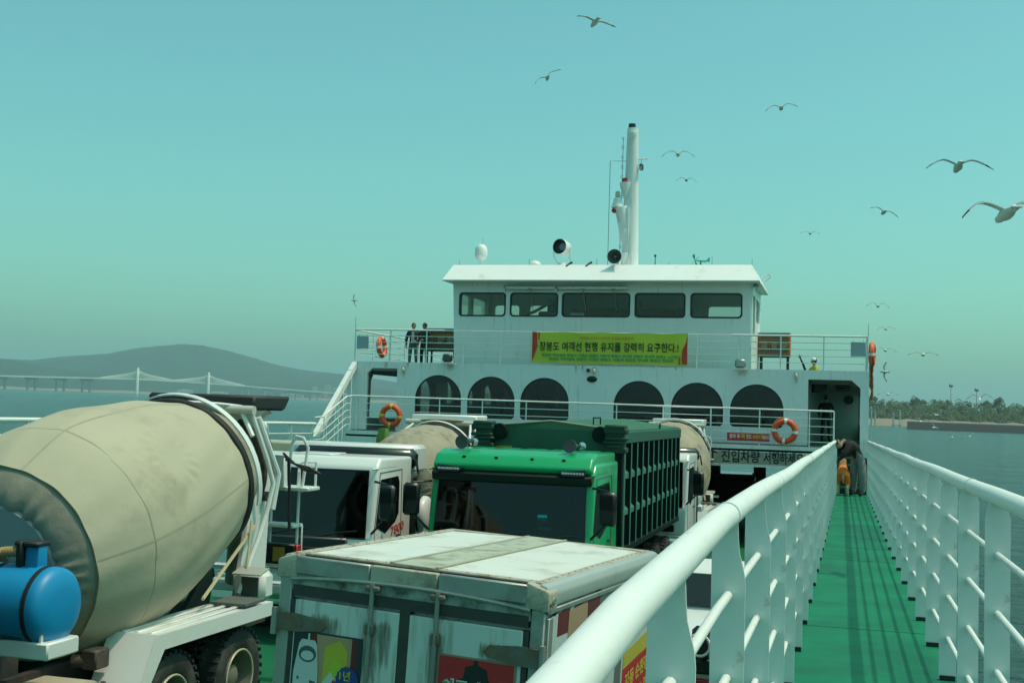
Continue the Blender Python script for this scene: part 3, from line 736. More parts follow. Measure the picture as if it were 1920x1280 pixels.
G().plate([(-12.5, 6.72), (-2.87, 6.72), (-2.87, 9.6), (-12.5, 9.6)], [rrect(-12.2, -11.3, 7.2, 9.1, .1), rrect(-10.9, -9.9, 8.3, 9.1, .1), rrect(-4.6, -3.4, 8.3, 9.1, .1)], (0, 40.7, 0), (1, 0, 0), (0, 0, 1), (0, .1, 0)).build('aft_wall', white, t, 30)
G().box((-7.7, 37.16, 6.775), (9.7, .05, .07)).build('base_strip', black, t)
G().box((-7.7, 39.0, 7.3), (9.5, 3.4, .08)).build('floor', inner, t)
G().box((-7.9, 38.0, 8.15), (6.0, .9, .5), bev=.06).box((-9.6, 38.2, 8.5), (.6, .4, .35), bev=.05).build('console', inner, t)
G().box((-8.45, 37.5, 8.52), (.45, .05, .14)).build('chart_sheet', tapew, t)
for x in (-9.7, -6.9): G().box((x, 39.2, 8.2), (.55, .55, 1.0), bev=.1).box((x, 39.45, 8.9), (.5, .16, .6), bev=.08).build('helm_seat', blackp, t)
G().tube([(-10.4, 37.5, 8.45), (-9.9, 37.55, 8.62), (-9.2, 37.5, 9.0), (-9.05, 37.5, 9.15)], .05, 8).build('curtain_roll', inner, t)
G().box((-7.2, 40.5, 8.3), (4.2, .3, 1.4)).build('cabinet', M('cabinet_brown', (.12, .075, .05), .6), t)
# visor roof: hipped skirt round a flat top
E0 = [(-12.80, 36.6, 9.57), (-2.62, 36.6, 9.545), (-2.62, 40.9, 9.55), (-12.80, 40.9, 9.57)]
E1 = [(-12.70, 37.4, 10.15), (-2.92, 37.4, 10.12), (-2.92, 40.7, 10.12), (-12.62, 40.7, 10.15)]
g = G().add(E0 + E1, [(0, 1, 5, 4), (1, 2, 6, 5), (2, 3, 7, 6), (3, 0, 4, 7), (4, 5, 6, 7)])
g.add([(x, y, z - .03) for x, y, z in E0] + E0, [(3, 2, 1, 0), (0, 1, 5, 4), (1, 2, 6, 5), (2, 3, 7, 6), (3, 0, 4, 7)])
g.build('roof', roofw, t, 25)
# wiper gear over two windows
for x0, x1, xs in ((-10.75, -9.15, (-9.95,)), (-9.0, -6.75, (-8.2, -7.2))):
    f = G().box(((x0 + x1) / 2, WY - .07, 9.36), (x1 - x0, .09, .10), bev=.02).build('wiper_box', white, t)
    for z in (9.29, 9.43): G().tube([(x0 - .03, WY - .1, z), (x1, WY - .1, z)], .010, 6).build('rail', steel, f)
    G().tube([(x0 - .06, WY - .05, 9.45), (x0 - .1, WY - .08, 9.38), (x0 - .02, WY - .08, 9.32), (x0 - .05, WY - .06, 9.24)], .012, 6).build('hose', black, f)
    for x in xs:
        G().box((x, WY - .11, 9.31), (.12, .05, .05)).build('carriage', M('brass', (.35, .28, .14), .4, .6), f)
        G().tube([(x, WY - .06, 9.30), (x + .10, WY - .035, 8.62)], .012, 6).build('wiper_arm', M('wiper_tan', (.30, .25, .17), .5), f)
# starboard eave lamp
t = thing('eave_lamp', 'small lamp under the starboard eave of the wheelhouse roof', 'lamp', (-2.78, 37.3, 9.4))
G().box((-2.78, 37.4, 9.46), (.16, .22, .08), bev=.02).build('housing', steel, t); G().box((-2.78, 37.28, 9.43), (.10, .03, .05)).build('lens', M('flood_lens', (.35, .42, .36)), t)
t = thing('grab_rail', 'bent white grab rail on the starboard edge of the wheelhouse roof', 'handle', (-2.6, 39, 9.75))
G().tube([(-2.72, 38.6, 9.82), (-2.5, 38.7, 9.98), (-2.48, 39.5, 9.98), (-2.68, 39.6, 9.82)], .02, 6).build('bar', white2, t)

# ------------------------------------------------------------------ on the wheelhouse roof
RZ = 10.15
t = thing('mast', 'tall white tapering mast with lamp brackets on the wheelhouse roof', 'mast', (-7.010, 38.6, RZ))
mb, mt_ = Vector((-6.980, 38.6, RZ - .1)), Vector((-6.980, 38.6, 14.83))
G().tube([mb, mb.lerp(mt_, .5), mt_], [.29, .24, .185], 24).build('pole', white, t)
G().tube([mt_ + Vector((-.03, 0, .02)), mt_ + Vector((-.03, 0, .15))], .12, 16).build('top_lamp', blackp, t)
def bracket(z, out, lamp=True, big=1.):
    """bowl-shaped lamp shelf growing out of the port-forward side of the mast"""
    x = -6.980 - .13; y = 38.6 - .12
    f = G().lathe([(.02, -.55 * big), (.08 * big, -.38 * big), (.17 * big, -.12 * big), (.19 * big, 0), (.19 * big, .03), (0, .03)], (x - out, y - .05, z), (0, 0, 1), 16).prism([(x + .1, y - .06, z - .8 * big), (x - out, y - .06, z - .12), (x - out, y - .06, z), (x + .1, y - .06, z)], (0, .12, 0)).build('lamp_shelf', white, t)
    if lamp:
        G().tube([(x - out - .02, y - .07, z + .03), (x - out - .02, y - .07, z + .15)], .085, 12).build('lamp', redl, f)
        G().tube([(x - out - .02, y - .07, z + .15), (x - out - .02, y - .07, z + .18)], .07, 12).build('lamp_cap', darkmet, f)
bracket(12.95, .05); bracket(11.40, .05); bracket(10.62, .02, False, .9); bracket(14.62, -.14, False, .8)
sx, sy, sz_ = -7.400, 38.4, 12.15
f = G().lathe([(.03, -1.0), (.10, -.75), (.17, -.3), (.23, -.05), (.23, 0), (0, 0)], (sx + .1, sy, sz_), (-.25, 0, 1), 18).prism([(sx + .42, sy - .12, sz_ - 1.2), (sx + .12, sy - .12, sz_ - .9), (sx - .05, sy - .12, sz_ - .1), (sx + .40, sy - .12, sz_)], (0, .24, 0)).build('radar_bracket', white, t)
G().lathe([(.20, 0), (.20, .06), (.15, .16), (.13, .30), (.08, .34), (0, .34)], (sx, sy, sz_), (0, 0, 1), 16).build('radar_base', white, f)
G().lathe([(.02, .34), (.08, .36), (.09, .46), (.07, .54), (0, .57)], (sx, sy, sz_), (0, 0, 1), 14).build('beacon', M('lamp_glass', (.55, .52, .40)), f)
G().tube([(sx - .06, sy - .2, sz_ - .14), (sx - .06, sy - .32, sz_ - .14)], .075, 12).build('lamp', redl, f)
g = G()
for k in range(13): z = RZ + .35 + .33 * k; g.tube([(-7.230, 38.45, z), (-7.310, 38.40, z), (-7.310, 38.40, z + .07), (-7.230, 38.45, z + .07)], .010, 5)
g.tube([(-7.290, 38.40, RZ), (-7.260, 38.41, 14.5)], .010, 5); g.build('ladder_rung', steel, t)
G().tube([(-7.160, 38.5, 13.72), (-7.680, 38.4, 13.72), (-7.680, 38.4, RZ + .02)], .011, 5).build('halyard', steel, t)
G().tube([(-7.010, 38.6, 13.80), (-6.440, 38.6, 13.80)], .022, 6).build('yard_arm', white, t)
f = G().box((-6.660, 38.55, 13.52), (.13, .2, .22), bev=.04).build('deck_lamp', blackp, t); G().box((-6.660, 38.44, 13.47), (.09, .02, .13)).tube([(-6.660, 38.55, 13.6), (-6.660, 38.58, 13.8)], .012, 5).build('lens', M('flood_lens', (.35, .42, .36)), f)
t = thing('fog_horn', 'grey trumpet horn facing forward at the foot of the mast', 'horn', (-7.15, 37.5, RZ))
G().lathe([(.235, 0), (.22, .03), (.16, .10), (.10, .20), (.055, .34), (.05, .6), (0, .6)], (-7.2, 37.05, 10.36), (.05, 1, 0), 24).build('trumpet', steel, t)
G().lathe([(.225, .004), (.15, .10), (.09, .2), (0, .21)], (-7.2, 37.05, 10.36), (.05, 1, 0), 24).build('bell_inside', M('bell_grey', (.09, .10, .095), .5), t)
G().sphere((-7.19, 37.16, 10.36), .045, 10, 6).build('centre_plug', steel, t); G().box((-7.17, 37.6, 10.22), (.1, .14, .2)).build('foot', white, t)
t = thing('searchlight', 'large round searchlight with white body on a forked stand', 'searchlight', (-9.1, 37.9, RZ))
cx, cz, ya = -9.12, 10.78, Vector((-.28, -1, .05)).normalized()
G().lathe([(0, .36), (.14, .36), (.23, .24), (.24, .05), (.26, .0), (.26, -.16), (.245, -.16)], (cx, 37.85, cz), -ya, 28).build('drum', white, t)
G().lathe([(.24, 0), (.235, .10), (.12, .16), (0, .18)], Vector((cx, 37.85, cz)) + ya * .13, -ya, 28).build('reflector', blackp, t)
G().lathe([(0, 0), (.12, 0), (.12, .03)], Vector((cx + .06, 37.85, cz)) + ya * .06, -ya, 20).build('lamp_glass', M('search_glass', (.16, .22, .22), .08), t)
G().tube([(cx - .28, 37.88, cz), (cx - .27, 37.88, cz - .28), (cx - .14, 37.88, cz - .52), (cx + .16, 37.92, cz - .52), (cx + .27, 37.94, cz - .28), (cx + .28, 37.95, cz)], .022, 8).build('fork', white2, t)
G().lathe([(.20, 0), (.20, .05), (.12, .07), (.12, .14), (0, .14)], (cx, 37.9, RZ - .02), (0, 0, 1), 18).build('base', white, t)
t = thing('radome', 'white egg-shaped satellite dome on a thin stalk, port end of roof', 'radome', (-12.25, 39, RZ))
G().tube([(-12.25, 39, RZ - .1), (-12.25, 39, 10.58)], .045, 10).build('stalk', white, t)
G().lathe([(0, 0), (.10, 0), (.17, .06), (.215, .14), (.215, .32), (.19, .43), (.12, .52), (0, .555)], (-12.25, 39, 10.52), (0, 0, 1), 24).build('dome', roofw, t)
G().tube([(-12.2, 39, 11.05), (-12.2, 39, 11.3)], .006, 5).build('whip', steel, t)
t = thing('antenna_dome', 'low white dome on the roof edge left of the searchlight', 'radome', (-10.05, 38, RZ))
G().sphere((-10.05, 38, RZ + .06), (.20, .2, .15), 18, 10).build('dome', roofw, t); G().tube([(-10.05, 38, RZ - .05), (-10.05, 38, RZ + .05)], .1, 12).build('foot', white, t)
t = thing('wind_vane', 'small green propeller wind vane on the roof, starboard side', 'wind vane', (-4.7, 39, RZ))
vg = M('vane_green', (.0, .28, .18), .4)
G().tube([(-4.7, 39, RZ - .05), (-4.7, 39, 10.42)], [.05, .03], 8).build('stand', vg, t)
G().tube([(-4.86, 38.8, 10.44), (-4.56, 39.2, 10.46)], [.02, .035], 8).prism([(-4.58, 39.2, 10.46), (-4.46, 39.36, 10.62), (-4.46, 39.36, 10.46)], (.015, 0, 0)).build('vane_body', vg, t)
for k in range(4):
    a = k * R(90) + .5; c = Vector((-4.86, 38.8, 10.44)); d = Vector((.6 * math.cos(a), -.45 * math.cos(a), math.sin(a)))
    G().prism([c, c + d * .20 + Vector((.04, 0, .03)), c + d * .24, c + d * .2 - Vector((.04, 0, .03))], (.004, .012, 0)).build('blade', vg, t)
for x, y, h, lb in ((-6.2, 39, .48, 'short dark pipe aerial right of the mast'), (-12.7, 38, .22, 'thin whip at the port corner of the roof'), (-10.25, 38, .28, 'thin whip left of the low antenna dome'), (-9.0, 38.6, .55, 'thin whip just behind the searchlight fork'),
                    (-5.75, 39, .26, 'short thin whip between pipe aerial and wind vane'), (-3.0, 38.5, .3, 'thin whip at the starboard corner of the roof'), (-8.0, 38.2, .3, 'thin whip standing over the dark roof bracket left of the horn'), (-4.35, 39.2, .5, 'thin whip just behind the green wind vane')):
    t = thing('whip_aerial', lb, 'antenna', (x, y, RZ)); G().tube([(x, y, RZ - .05), (x, y, RZ + h)], [.02, .012] if h == .48 else [.009, .005], 6).build('rod', darkmet, t)
    G().box((x, y, RZ + (h if h == .48 else .01)), (.07, .05, .07)).build('fitting', darkmet, t)
for x, lb in ((-8.75, 'small dark stub on the visor edge right of the searchlight'), (-8.1, 'small dark bent bracket on the visor edge left of the horn')):
    t = thing('roof_bracket', lb, 'bracket', (x, 37.45, RZ)); G().tube([(x - .06, 37.32, RZ - .06), (x, 37.45, RZ + .03), (x + .08, 37.5, RZ + .08)], [.03, .035, .04], 8).build('stub', darkmet, t)
    G().box((x - .06, 37.33, RZ - .05), (.06, .05, .03)).build('foot', darkmet, t)
t = thing('roof_hoop', 'low white pipe hoop on the roof right of the wind vane', 'pipe', (-4.2, 38.8, RZ)); G().tube([(-4.45, 38.6, RZ - .04), (-4.45, 38.6, RZ + .1), (-4.15, 38.6, RZ + .1), (-4.1, 38.6, RZ - .04)], .025, 8).build('hoop', white2, t)

# ------------------------------------------------------------------ signs
by = FY - .035
t = thing('banner', 'yellow-green protest banner with black lettering on the upper railing', 'banner', (-7.1, by, 6.9))
g = G(); n_ = 24
for k in range(n_):
    for row in range(4): pass
vs = []; W0, W1, Z0, Z1 = -9.56, -4.68, 6.90, 7.86
for k in range(n_ + 1):
    x = W0 + (W1 - W0) * k / n_
    for q in range(5):
        z = Z0 + (Z1 - Z0) * q / 4 + (.02 if k in (0, n_) else -.008 * math.sin(k)) * (q == 4); vs.append((x, by + .012 * math.sin(k * .9 + q), z - .004 * k / n_))
fs = [(k * 5 + q, (k + 1) * 5 + q, (k + 1) * 5 + q + 1, k * 5 + q + 1) for k in range(n_) for q in range(4)]
g.add(vs, fs); g.add([(a, b + .006, c) for a, b, c in vs], fs)
g.build('cloth', M('banner_lime', (.56, .58, .05), .7, var=.08), t)
fy = by - .018
redb = M('banner_red', (.60, .045, .03), .7)
for pl in ([(-9.55, 7.85), (-9.40, 7.85), (-9.38, 7.42), (-9.50, 7.05), (-9.55, 6.93)], [(-9.36, 7.85), (-9.31, 7.85), (-9.32, 7.58), (-9.355, 7.64)],
           [(-4.69, 7.83), (-4.73, 7.60), (-4.84, 7.36), (-4.86, 7.10), (-4.83, 6.92), (-4.69, 6.93)], [(-4.95, 6.92), (-4.90, 6.92), (-4.91, 7.10), (-4.94, 7.2)]):
    G().prism([(a, fy, b) for a, b in pl], (0, .004, 0)).build('red_flash', redb, t, 0)
inkd = M('ink_black', (.012, .014, .02), .6); inko = M('ink_orange', (.70, .22, .03), .6); inkt = M('ink_teal', (.05, .33, .16), .6)
text('장봉도 여객선 현행 유지를 강력히 요구한다.!', .31, inkd, t, face_at(-7.13, fy - .004, 7.395), bold=.004, width=4.36)
text('장봉도 주민의 안전과 생명을 보장하라!', .10, inko, t, face_at(-7.16, fy - .004, 7.685), width=1.7)
text('장봉도 주민일동 장봉도 이장단 장봉도 어촌계 장봉도 부녀회 장봉도 청년회 장봉도 노인회', .10, inkt, t, face_at(-7.1, fy - .004, 7.14), bold=.003, width=4.25)
text('장봉도 주민일동 장봉도 이장단 장봉도 어촌계 장봉도 부녀회 장봉도 청년회', .10, inkt, t, face_at(-7.05, fy - .004, 7.02), bold=.003, width=3.9)
t = thing('brake_sign', 'narrow red sign with white and yellow lettering on the platform rail', 'sign', (-2.72, PR - .05, 4.8))
G().box((-2.72, PR - .06, 4.83), (1.2, .015, .225), bev=.004).build('board', M('sign_red', (.52, .03, .025), .5), t)
text('정차 후', .13, tapew, t, face_at(-3.10, PR - .071, 4.835), bold=.003, width=.30); text('꼭', .15, yell, t, face_at(-2.87, PR - .071, 4.835), bold=.002)
text('핸드', .13, tapew, t, face_at(-2.70, PR - .071, 4.833), bold=.003, width=.15); text('브레이크', .13, yell, t, face_at(-2.45, PR - .071, 4.83), bold=.002, width=.29); text('하십시오.', .13, tapew, t, face_at(-2.22, PR - .071, 4.828), bold=.003, width=.21)
patch = M('faded_patch', (.36, .34, .27), .7, var=.25, scale=6, dirt=(.16, .13, .10), dirt_amt=.3)
t = thing('beam_sign', 'faded beige beam sign with big black lettering over the car deck', 'sign', (-2.75, 34.74, 4.1))
G().box((-2.85, 34.74, 4.235), (3.3, .012, .34), bev=.003).build('board', patch, t)
text('선내', .36, inkd, t, face_at(-4.0, 34.731, 4.245), bold=.009, width=.62); text('진입차량', .36, inkd, t, face_at(-2.93, 34.731, 4.24), bold=.009, width=1.10); text('서행하세요', .36, inkd, t, face_at(-1.72, 34.731, 4.235), bold=.009, width=1.12)
G().box((-1.16, 34.73, 4.32), (.07, .008, .14)).build('yellow_chip', yell, t)
t = thing('beam_sign', 'small faded beam sign with black lettering under the port life buoy', 'sign', (-13.7, 34.74, 4.2))
G().box((-13.6, 34.74, 4.36), (1.1, .012, .22), bev=.003).build('board', patch, t); text('선내에서', .24, inkd, t, face_at(-13.62, 34.731, 4.36), bold=.006, width=.98)

# life-jacket racks on the upper deck
def rack(x0, x1, y, lb, zb=7.44, zt=8.14):
    t = thing('life_jacket_rack', lb, 'locker', ((x0 + x1) / 2, y, 6.72), 0, 'life-jacket racks on the upper deck')
    xm, w_ = (x0 + x1) / 2, x1 - x0; og = M('rack_orange', (.62, .16, .035), .6, var=.2)
    G().box((xm, y + .35, (zb + zt) / 2), (w_ - .06, .6, zt - zb - .04)).build('load', M('rack_inside', (.24, .16, .095), .8, var=.5, scale=9), t)
    G().box((xm, y + .35, zt + .02), (w_ + .06, .8, .04)).build('lid', M('panel_grey', (.33, .40, .42)), t)
    for x in (x0, x1): G().box((x, y + .35, (zb + zt) / 2), (.06, .7, zt - zb)).build('end_panel', og, t)
    for k in range(5): G().box((xm, y - .01, zb + .04 + (zt - zb - .08) * k / 4), (w_, .02, .035)).build('slat', og, t)
    for k in range(13): G().box((x0 + w_ * (k + .5) / 13, y - .025, (zb + zt) / 2), (.016, .012, zt - zb)).build('wire', M('rack_wire', (.25, .22, .15), .6), t)
    for k in range(3): G().box((x0 + w_ * (k + .5) / 3, y + .02, zb + .33), (w_ * .2, .04, .2), bev=.03).build('jacket', M('jacket_pale', (.38, .40, .30), .8), t)
    G().box((xm, y + .35, zb - .03), (w_ + .02, .7, .05)).build('stand_frame', blackp, t)
    for x in (x0 + .05, x1 - .05):
        for yy in (y + .04, y + .62): G().box((x, yy, (zb + 6.72) / 2 - .03), (.06, .06, zb - 6.78)).build('leg', blackp, t)
rack(-14.42, -13.28, 39.6, 'brown and orange life-jacket rack beside the two standing people')
rack(-2.82, -1.86, 39.8, 'orange life-jacket rack at the starboard side of the wheelhouse')
# ------------------------------------------------------------------ vehicles on the car deck (own frame: front at y=0, rear +y, ground z=0)
def bev_prism(pts, ext, bev, seg=3):
    """side profile pushed along ext with rounded edges -> (verts, faces)"""
    g = G().prism(pts, ext); bm = bmesh.new(); vs = [bm.verts.new(v) for v in g.v]
    n = len(pts)
    bm.faces.new(vs[:n]); bm.faces.new(vs[n:][::-1])
    for i in range(n): bm.faces.new((vs[i], vs[(i + 1) % n], vs[(i + 1) % n + n], vs[i + n]))
    bmesh.ops.recalc_face_normals(bm, faces=bm.faces)
    bmesh.ops.bevel(bm, geom=list(bm.edges), offset=bev, segments=seg, affect='EDGES', profile=.6, clamp_overlap=True)
    bm.verts.ensure_lookup_table(); bm.verts.index_update()
    out = ([v.co.copy() for v in bm.verts], [[v.index for v in f.verts] for f in bm.faces]); bm.free(); return out

tyre_cache = {}
def wheel(t, x, y, r, wd, right, dual=False, lugs=34):
    key = (r, wd, dual)
    if key not in tyre_cache:
        g = G()
        for k in range(2 if dual else 1):
            o = -k * wd * 1.12
            g.lathe([(r * .56, o - wd / 2 + .02), (r * .62, o - wd / 2), (r * .80, o - wd / 2 - .012), (r * .93, o - wd / 2 + .01), (r * .985, o - wd * .36), (r * .985, o + wd * .36), (r * .93, o + wd / 2 - .01), (r * .80, o + wd / 2 + .012), (r * .62, o + wd / 2), (r * .56, o + wd / 2 - .02)], (0, 0, 0), (1, 0, 0), 40)
            for j in range(lugs):
                for s_ in (-1, 1):
                    a = 2 * math.pi * (j + (.25 if s_ > 0 else 0)) / lugs
                    g.box((o + s_ * wd * .34, math.cos(a) * r * .985, math.sin(a) * r * .985), (wd * .34, r * .05, .042), Matrix.Rotation(a, 3, 'X'))
        tm = g.mesh('tyre', tire, 40)
        hw = wd / 2; g = G(); q = -1 if dual else 1
        prof = [(r * .57, hw - .03), (r * .545, hw + .012), (r * .52, hw + .01)] + ([(r * .50, hw - .05), (r * .44, hw - .16), (r * .24, hw - .17), (r * .22, hw - .08), (r * .13, hw - .05), (0, hw - .05)] if dual else [(r * .49, hw - .04), (r * .40, hw + .01), (r * .24, hw + .03), (r * .2, hw + .09), (0, hw + .10)])
        g.lathe(prof, (0, 0, 0), (1, 0, 0), 32)
        for j in range(10):
            a = 2 * math.pi * j / 10; yy, zz = math.cos(a) * r * .34, math.sin(a) * r * .34
            g.tube([(hw - (.17 if dual else -.01), yy, zz), (hw - (.13 if dual else -.05), yy, zz)], .016, 6)
        rm = g.mesh('rim', rimm, 40)
        g = G().torus((hw + .008, 0, 0), (1, 0, 0), r * .553, .010, 36, 6)
        ring = g.mesh('rim_edge', M('rim_edge', (.50, .47, .33), .4), 40)
        tyre_cache[key] = (tm, rm, ring)
    tm, rm, ring = tyre_cache[key]
    o = sub(t, 'wheel', tm, (x, y, r)); o.rotation_euler = (.3 * y, 0, 0 if right else math.pi)
    rr = sub(o, 'rim', rm); sub(o, 'rim_edge', ring)
    return o

def cab(t, x0, W, L, zb, zt, paint, kind='mixer'):
    """tilt cab: rounded shell, dark windscreen, side windows, mirrors, bumper, lamps"""
    h = zt - zb; wz0 = zb + h * .40
    prof = [(-W / 2, .06, zb), (-W / 2, .0, zb + .12), (-W / 2, .0, wz0 - .05), (-W / 2, .05, wz0 + .05), (-W / 2, .20, zt - .14), (-W / 2, .34, zt), (-W / 2, L, zt - (.02 if kind == 'mixer' else 0)), (-W / 2, L, zb)]
    sl = (.20 - .05) / (zt - .14 - wz0 - .05)                     # windscreen lean
    def fy(z): return .05 + (z - wz0 - .05) * sl
    wt = zt - .19; wb = wz0 - .02; hw = W / 2 - .10
    v, f = bev_prism(prof, (W, 0, 0), .10)
    tmp = obj('tmp', G().add(v, f).mesh('cab', [paint, M('cab_lining', (.030, .033, .033), .8)], 0))
    kut = obj('tmp', G().prism([(-hw + .01, -.3, wb + .01), (hw - .01, -.3, wb + .01), (hw - .04, -.3, wt - .01), (-hw + .04, -.3, wt - .01)], (0, 1.75, 0)).mesh('cut', [MATS['cab_lining']], 0))
    md = tmp.modifiers.new('b', 'BOOLEAN'); md.object = kut; md.operation = 'DIFFERENCE'; md.solver = 'EXACT'; md.material_mode = 'TRANSFER'
    dg = bpy.context.evaluated_depsgraph_get(); dg.update(); bm_ = bpy.data.meshes.new_from_object(tmp.evaluated_get(dg)); bm_.name = 'cab'
    bpy.data.objects.remove(tmp); bpy.data.objects.remove(kut)
    bm_.polygons.foreach_set('use_smooth', [True] * len(bm_.polygons)); bm_.set_sharp_from_angle(angle=R(50))
    body = obj('cab', bm_, t)
    ws = G().prism([(-hw, fy(wb) - .016, wb), (hw, fy(wb) - .016, wb), (hw - .03, fy(wt) - .016, wt), (-hw + .03, fy(wt) - .016, wt)], (0, .008, 0)).build('windscreen', cabglass, t, 0)
    G().tube([(-hw, fy(wb) - .02, wb), (hw, fy(wb) - .02, wb), (hw - .03, fy(wt) - .02, wt), (-hw + .03, fy(wt) - .02, wt)], .014, 6, closed=True).build('rubber_seal', black, ws)
    if kind == 'mixer': G().box((0, 1.0, zt + .005), (.62, .62, .03), bev=.012).build('roof_hatch', paint, t)
    seatm = M('seat_cloth', (.07, .075, .075), .9, var=.3)
    for sx_ in (-.55, .60):
        G().box((sx_, .98, wb + .16), (.52, .16, .56), bev=.07).box((sx_, .98, wb + .53), (.30, .10, .18), bev=.04).build('seat', seatm, t)
    G().box((0, .30, wb + .045), (2 * hw - .1, .36, .07), bev=.03).build('dashboard', M('dash_grey', (.055, .06, .06), .7), t)
    G().torus((.60, .50, wb + .16), (0, -.8, .6), .21, .018, 24, 6).build('steering_wheel', blackp, t)
    G().box((0, fy(wt) + .06, wt - .09), (2 * hw - .15, .02, .12)).build('sun_visor', MATS['dash_grey'], t)
    for x in (-.55, .25): G().tube([(x, fy(wb) - .03, wb - .02), (x + .5, fy(wb + .1) - .035, wb + .08), (x + .75, fy(wb + .12) - .03, wb + .11)], .011, 5).build('wiper', black, ws)
    for s_ in (-1, 1):
        X = s_ * (W / 2 + .001)
        win = [(X, .17, wz0 + .14), (X, .33, zt - .32), (X, L * .62, zt - .30), (X, L * .66, zt - .40), (X, L * .66, wz0 + .28), (X, L * .58, wz0 + .16), (X, .60, wz0 + .02)]
        G().prism(win, (s_ * .006, 0, 0)).build('side_window', glassd, t, 0)
        d = G(); dp = [(X, .12, zb + .25), (X, .12, wz0 + .1), (X, .30, zt - .22), (X, L * .72, zt - .20), (X, L * .74, zb + .25)]
        d.tube([Vector(p) + Vector((s_ * .002, 0, 0)) for p in dp], .007, 4, closed=True); door = d.build('door_edge', darkmet, t)
        G().box((X + s_ * .02, L * .64, wz0 - .06), (.03, .16, .035), bev=.01).build('door_handle', blackp, door)
        # mirrors on the front pillar
        ax = s_ * (W / 2 + .22)
        g = G().tube([(s_ * (W / 2 - .02), .14, zt - .34), (ax, -.02, zt - .36), (ax, -.02, wz0 + .30), (s_ * (W / 2 - .02), .06, wz0 + .06)], .020, 6)
        mr = g.build('mirror_arm', blackp, t)
        G().box((ax + s_ * .02, -.03, zt - .52), (.25, .12, .30), Matrix.Rotation(s_ * -.15, 3, 'Z'), bev=.04).build('mirror', blackp, mr)
        G().box((ax + s_ * .02, -.03, wz0 + .50), (.25, .12, .46 if kind != 'round' else .30), Matrix.Rotation(s_ * -.15, 3, 'Z'), bev=.04).build('mirror', blackp, mr)
        # lower corner: lamp pod, wheel arch
        v2, f2 = bev_prism([(s_ * (W / 2 - .02), -.03, wz0 - .62), (s_ * (W / 2 - .44), -.03, wz0 - .62), (s_ * (W / 2 - .44), -.03, wz0 - .40), (s_ * (W / 2 - .30), -.03, wz0 - .14), (s_ * (W / 2 - .02), -.03, wz0 - .04)], (0, .12, 0), .035, 3); G().add(v2, f2).build('corner_panel', paint, t, 55)
        G().box((s_ * (W / 2 - .015), .55, zt - .155), (.03, 1.1, .03), bev=.01).build('drip_rail', paint, door)
        G().box((s_ * (W / 2 - .30), -.05, zb + .06), (.42, .06, .17), bev=.02).build('headlight', M('headlight_glass', (.45, .48, .46), .08), t)
    G().box((0, -.012, wz0 - .20), (W - .72, .05, .36), bev=.03).build('nose_panel', M('nose_dark', (.030, .034, .036), .35), t)
    gr = G()
    for k in range(4): gr.box((0, -.045, zb + .30 + .09 * k), (W - .9, .05, .05), bev=.01)
    gr.build('grille', blackp, t)
    G().box((0, -.03, zb - .09), (W - .02, .22, .34), bev=.06).build('bumper', paint if kind != 'green' else blackp, t)
    G().box((0, -.145, zb - .1), (.50, .012, .14)).build('number_plate', M('plate_green', (.03, .22, .09), .5), t)
    return fy, wz0

def chassis(t, L, w_=.85):
    for s_ in (-1, 1): G().box((s_ * w_ / 2, L / 2 + .6, .88), (.09, L - 1.0, .26)).build('frame_rail', darkmet, t)
    cm = G().box((0, 0, 0), (w_, .10, .18)).mesh('cross_member', darkmet, 0)
    for k in range(int(L / 1.1)): sub(t, 'cross_member', cm, (0, 1.2 + 1.1 * k, .88))

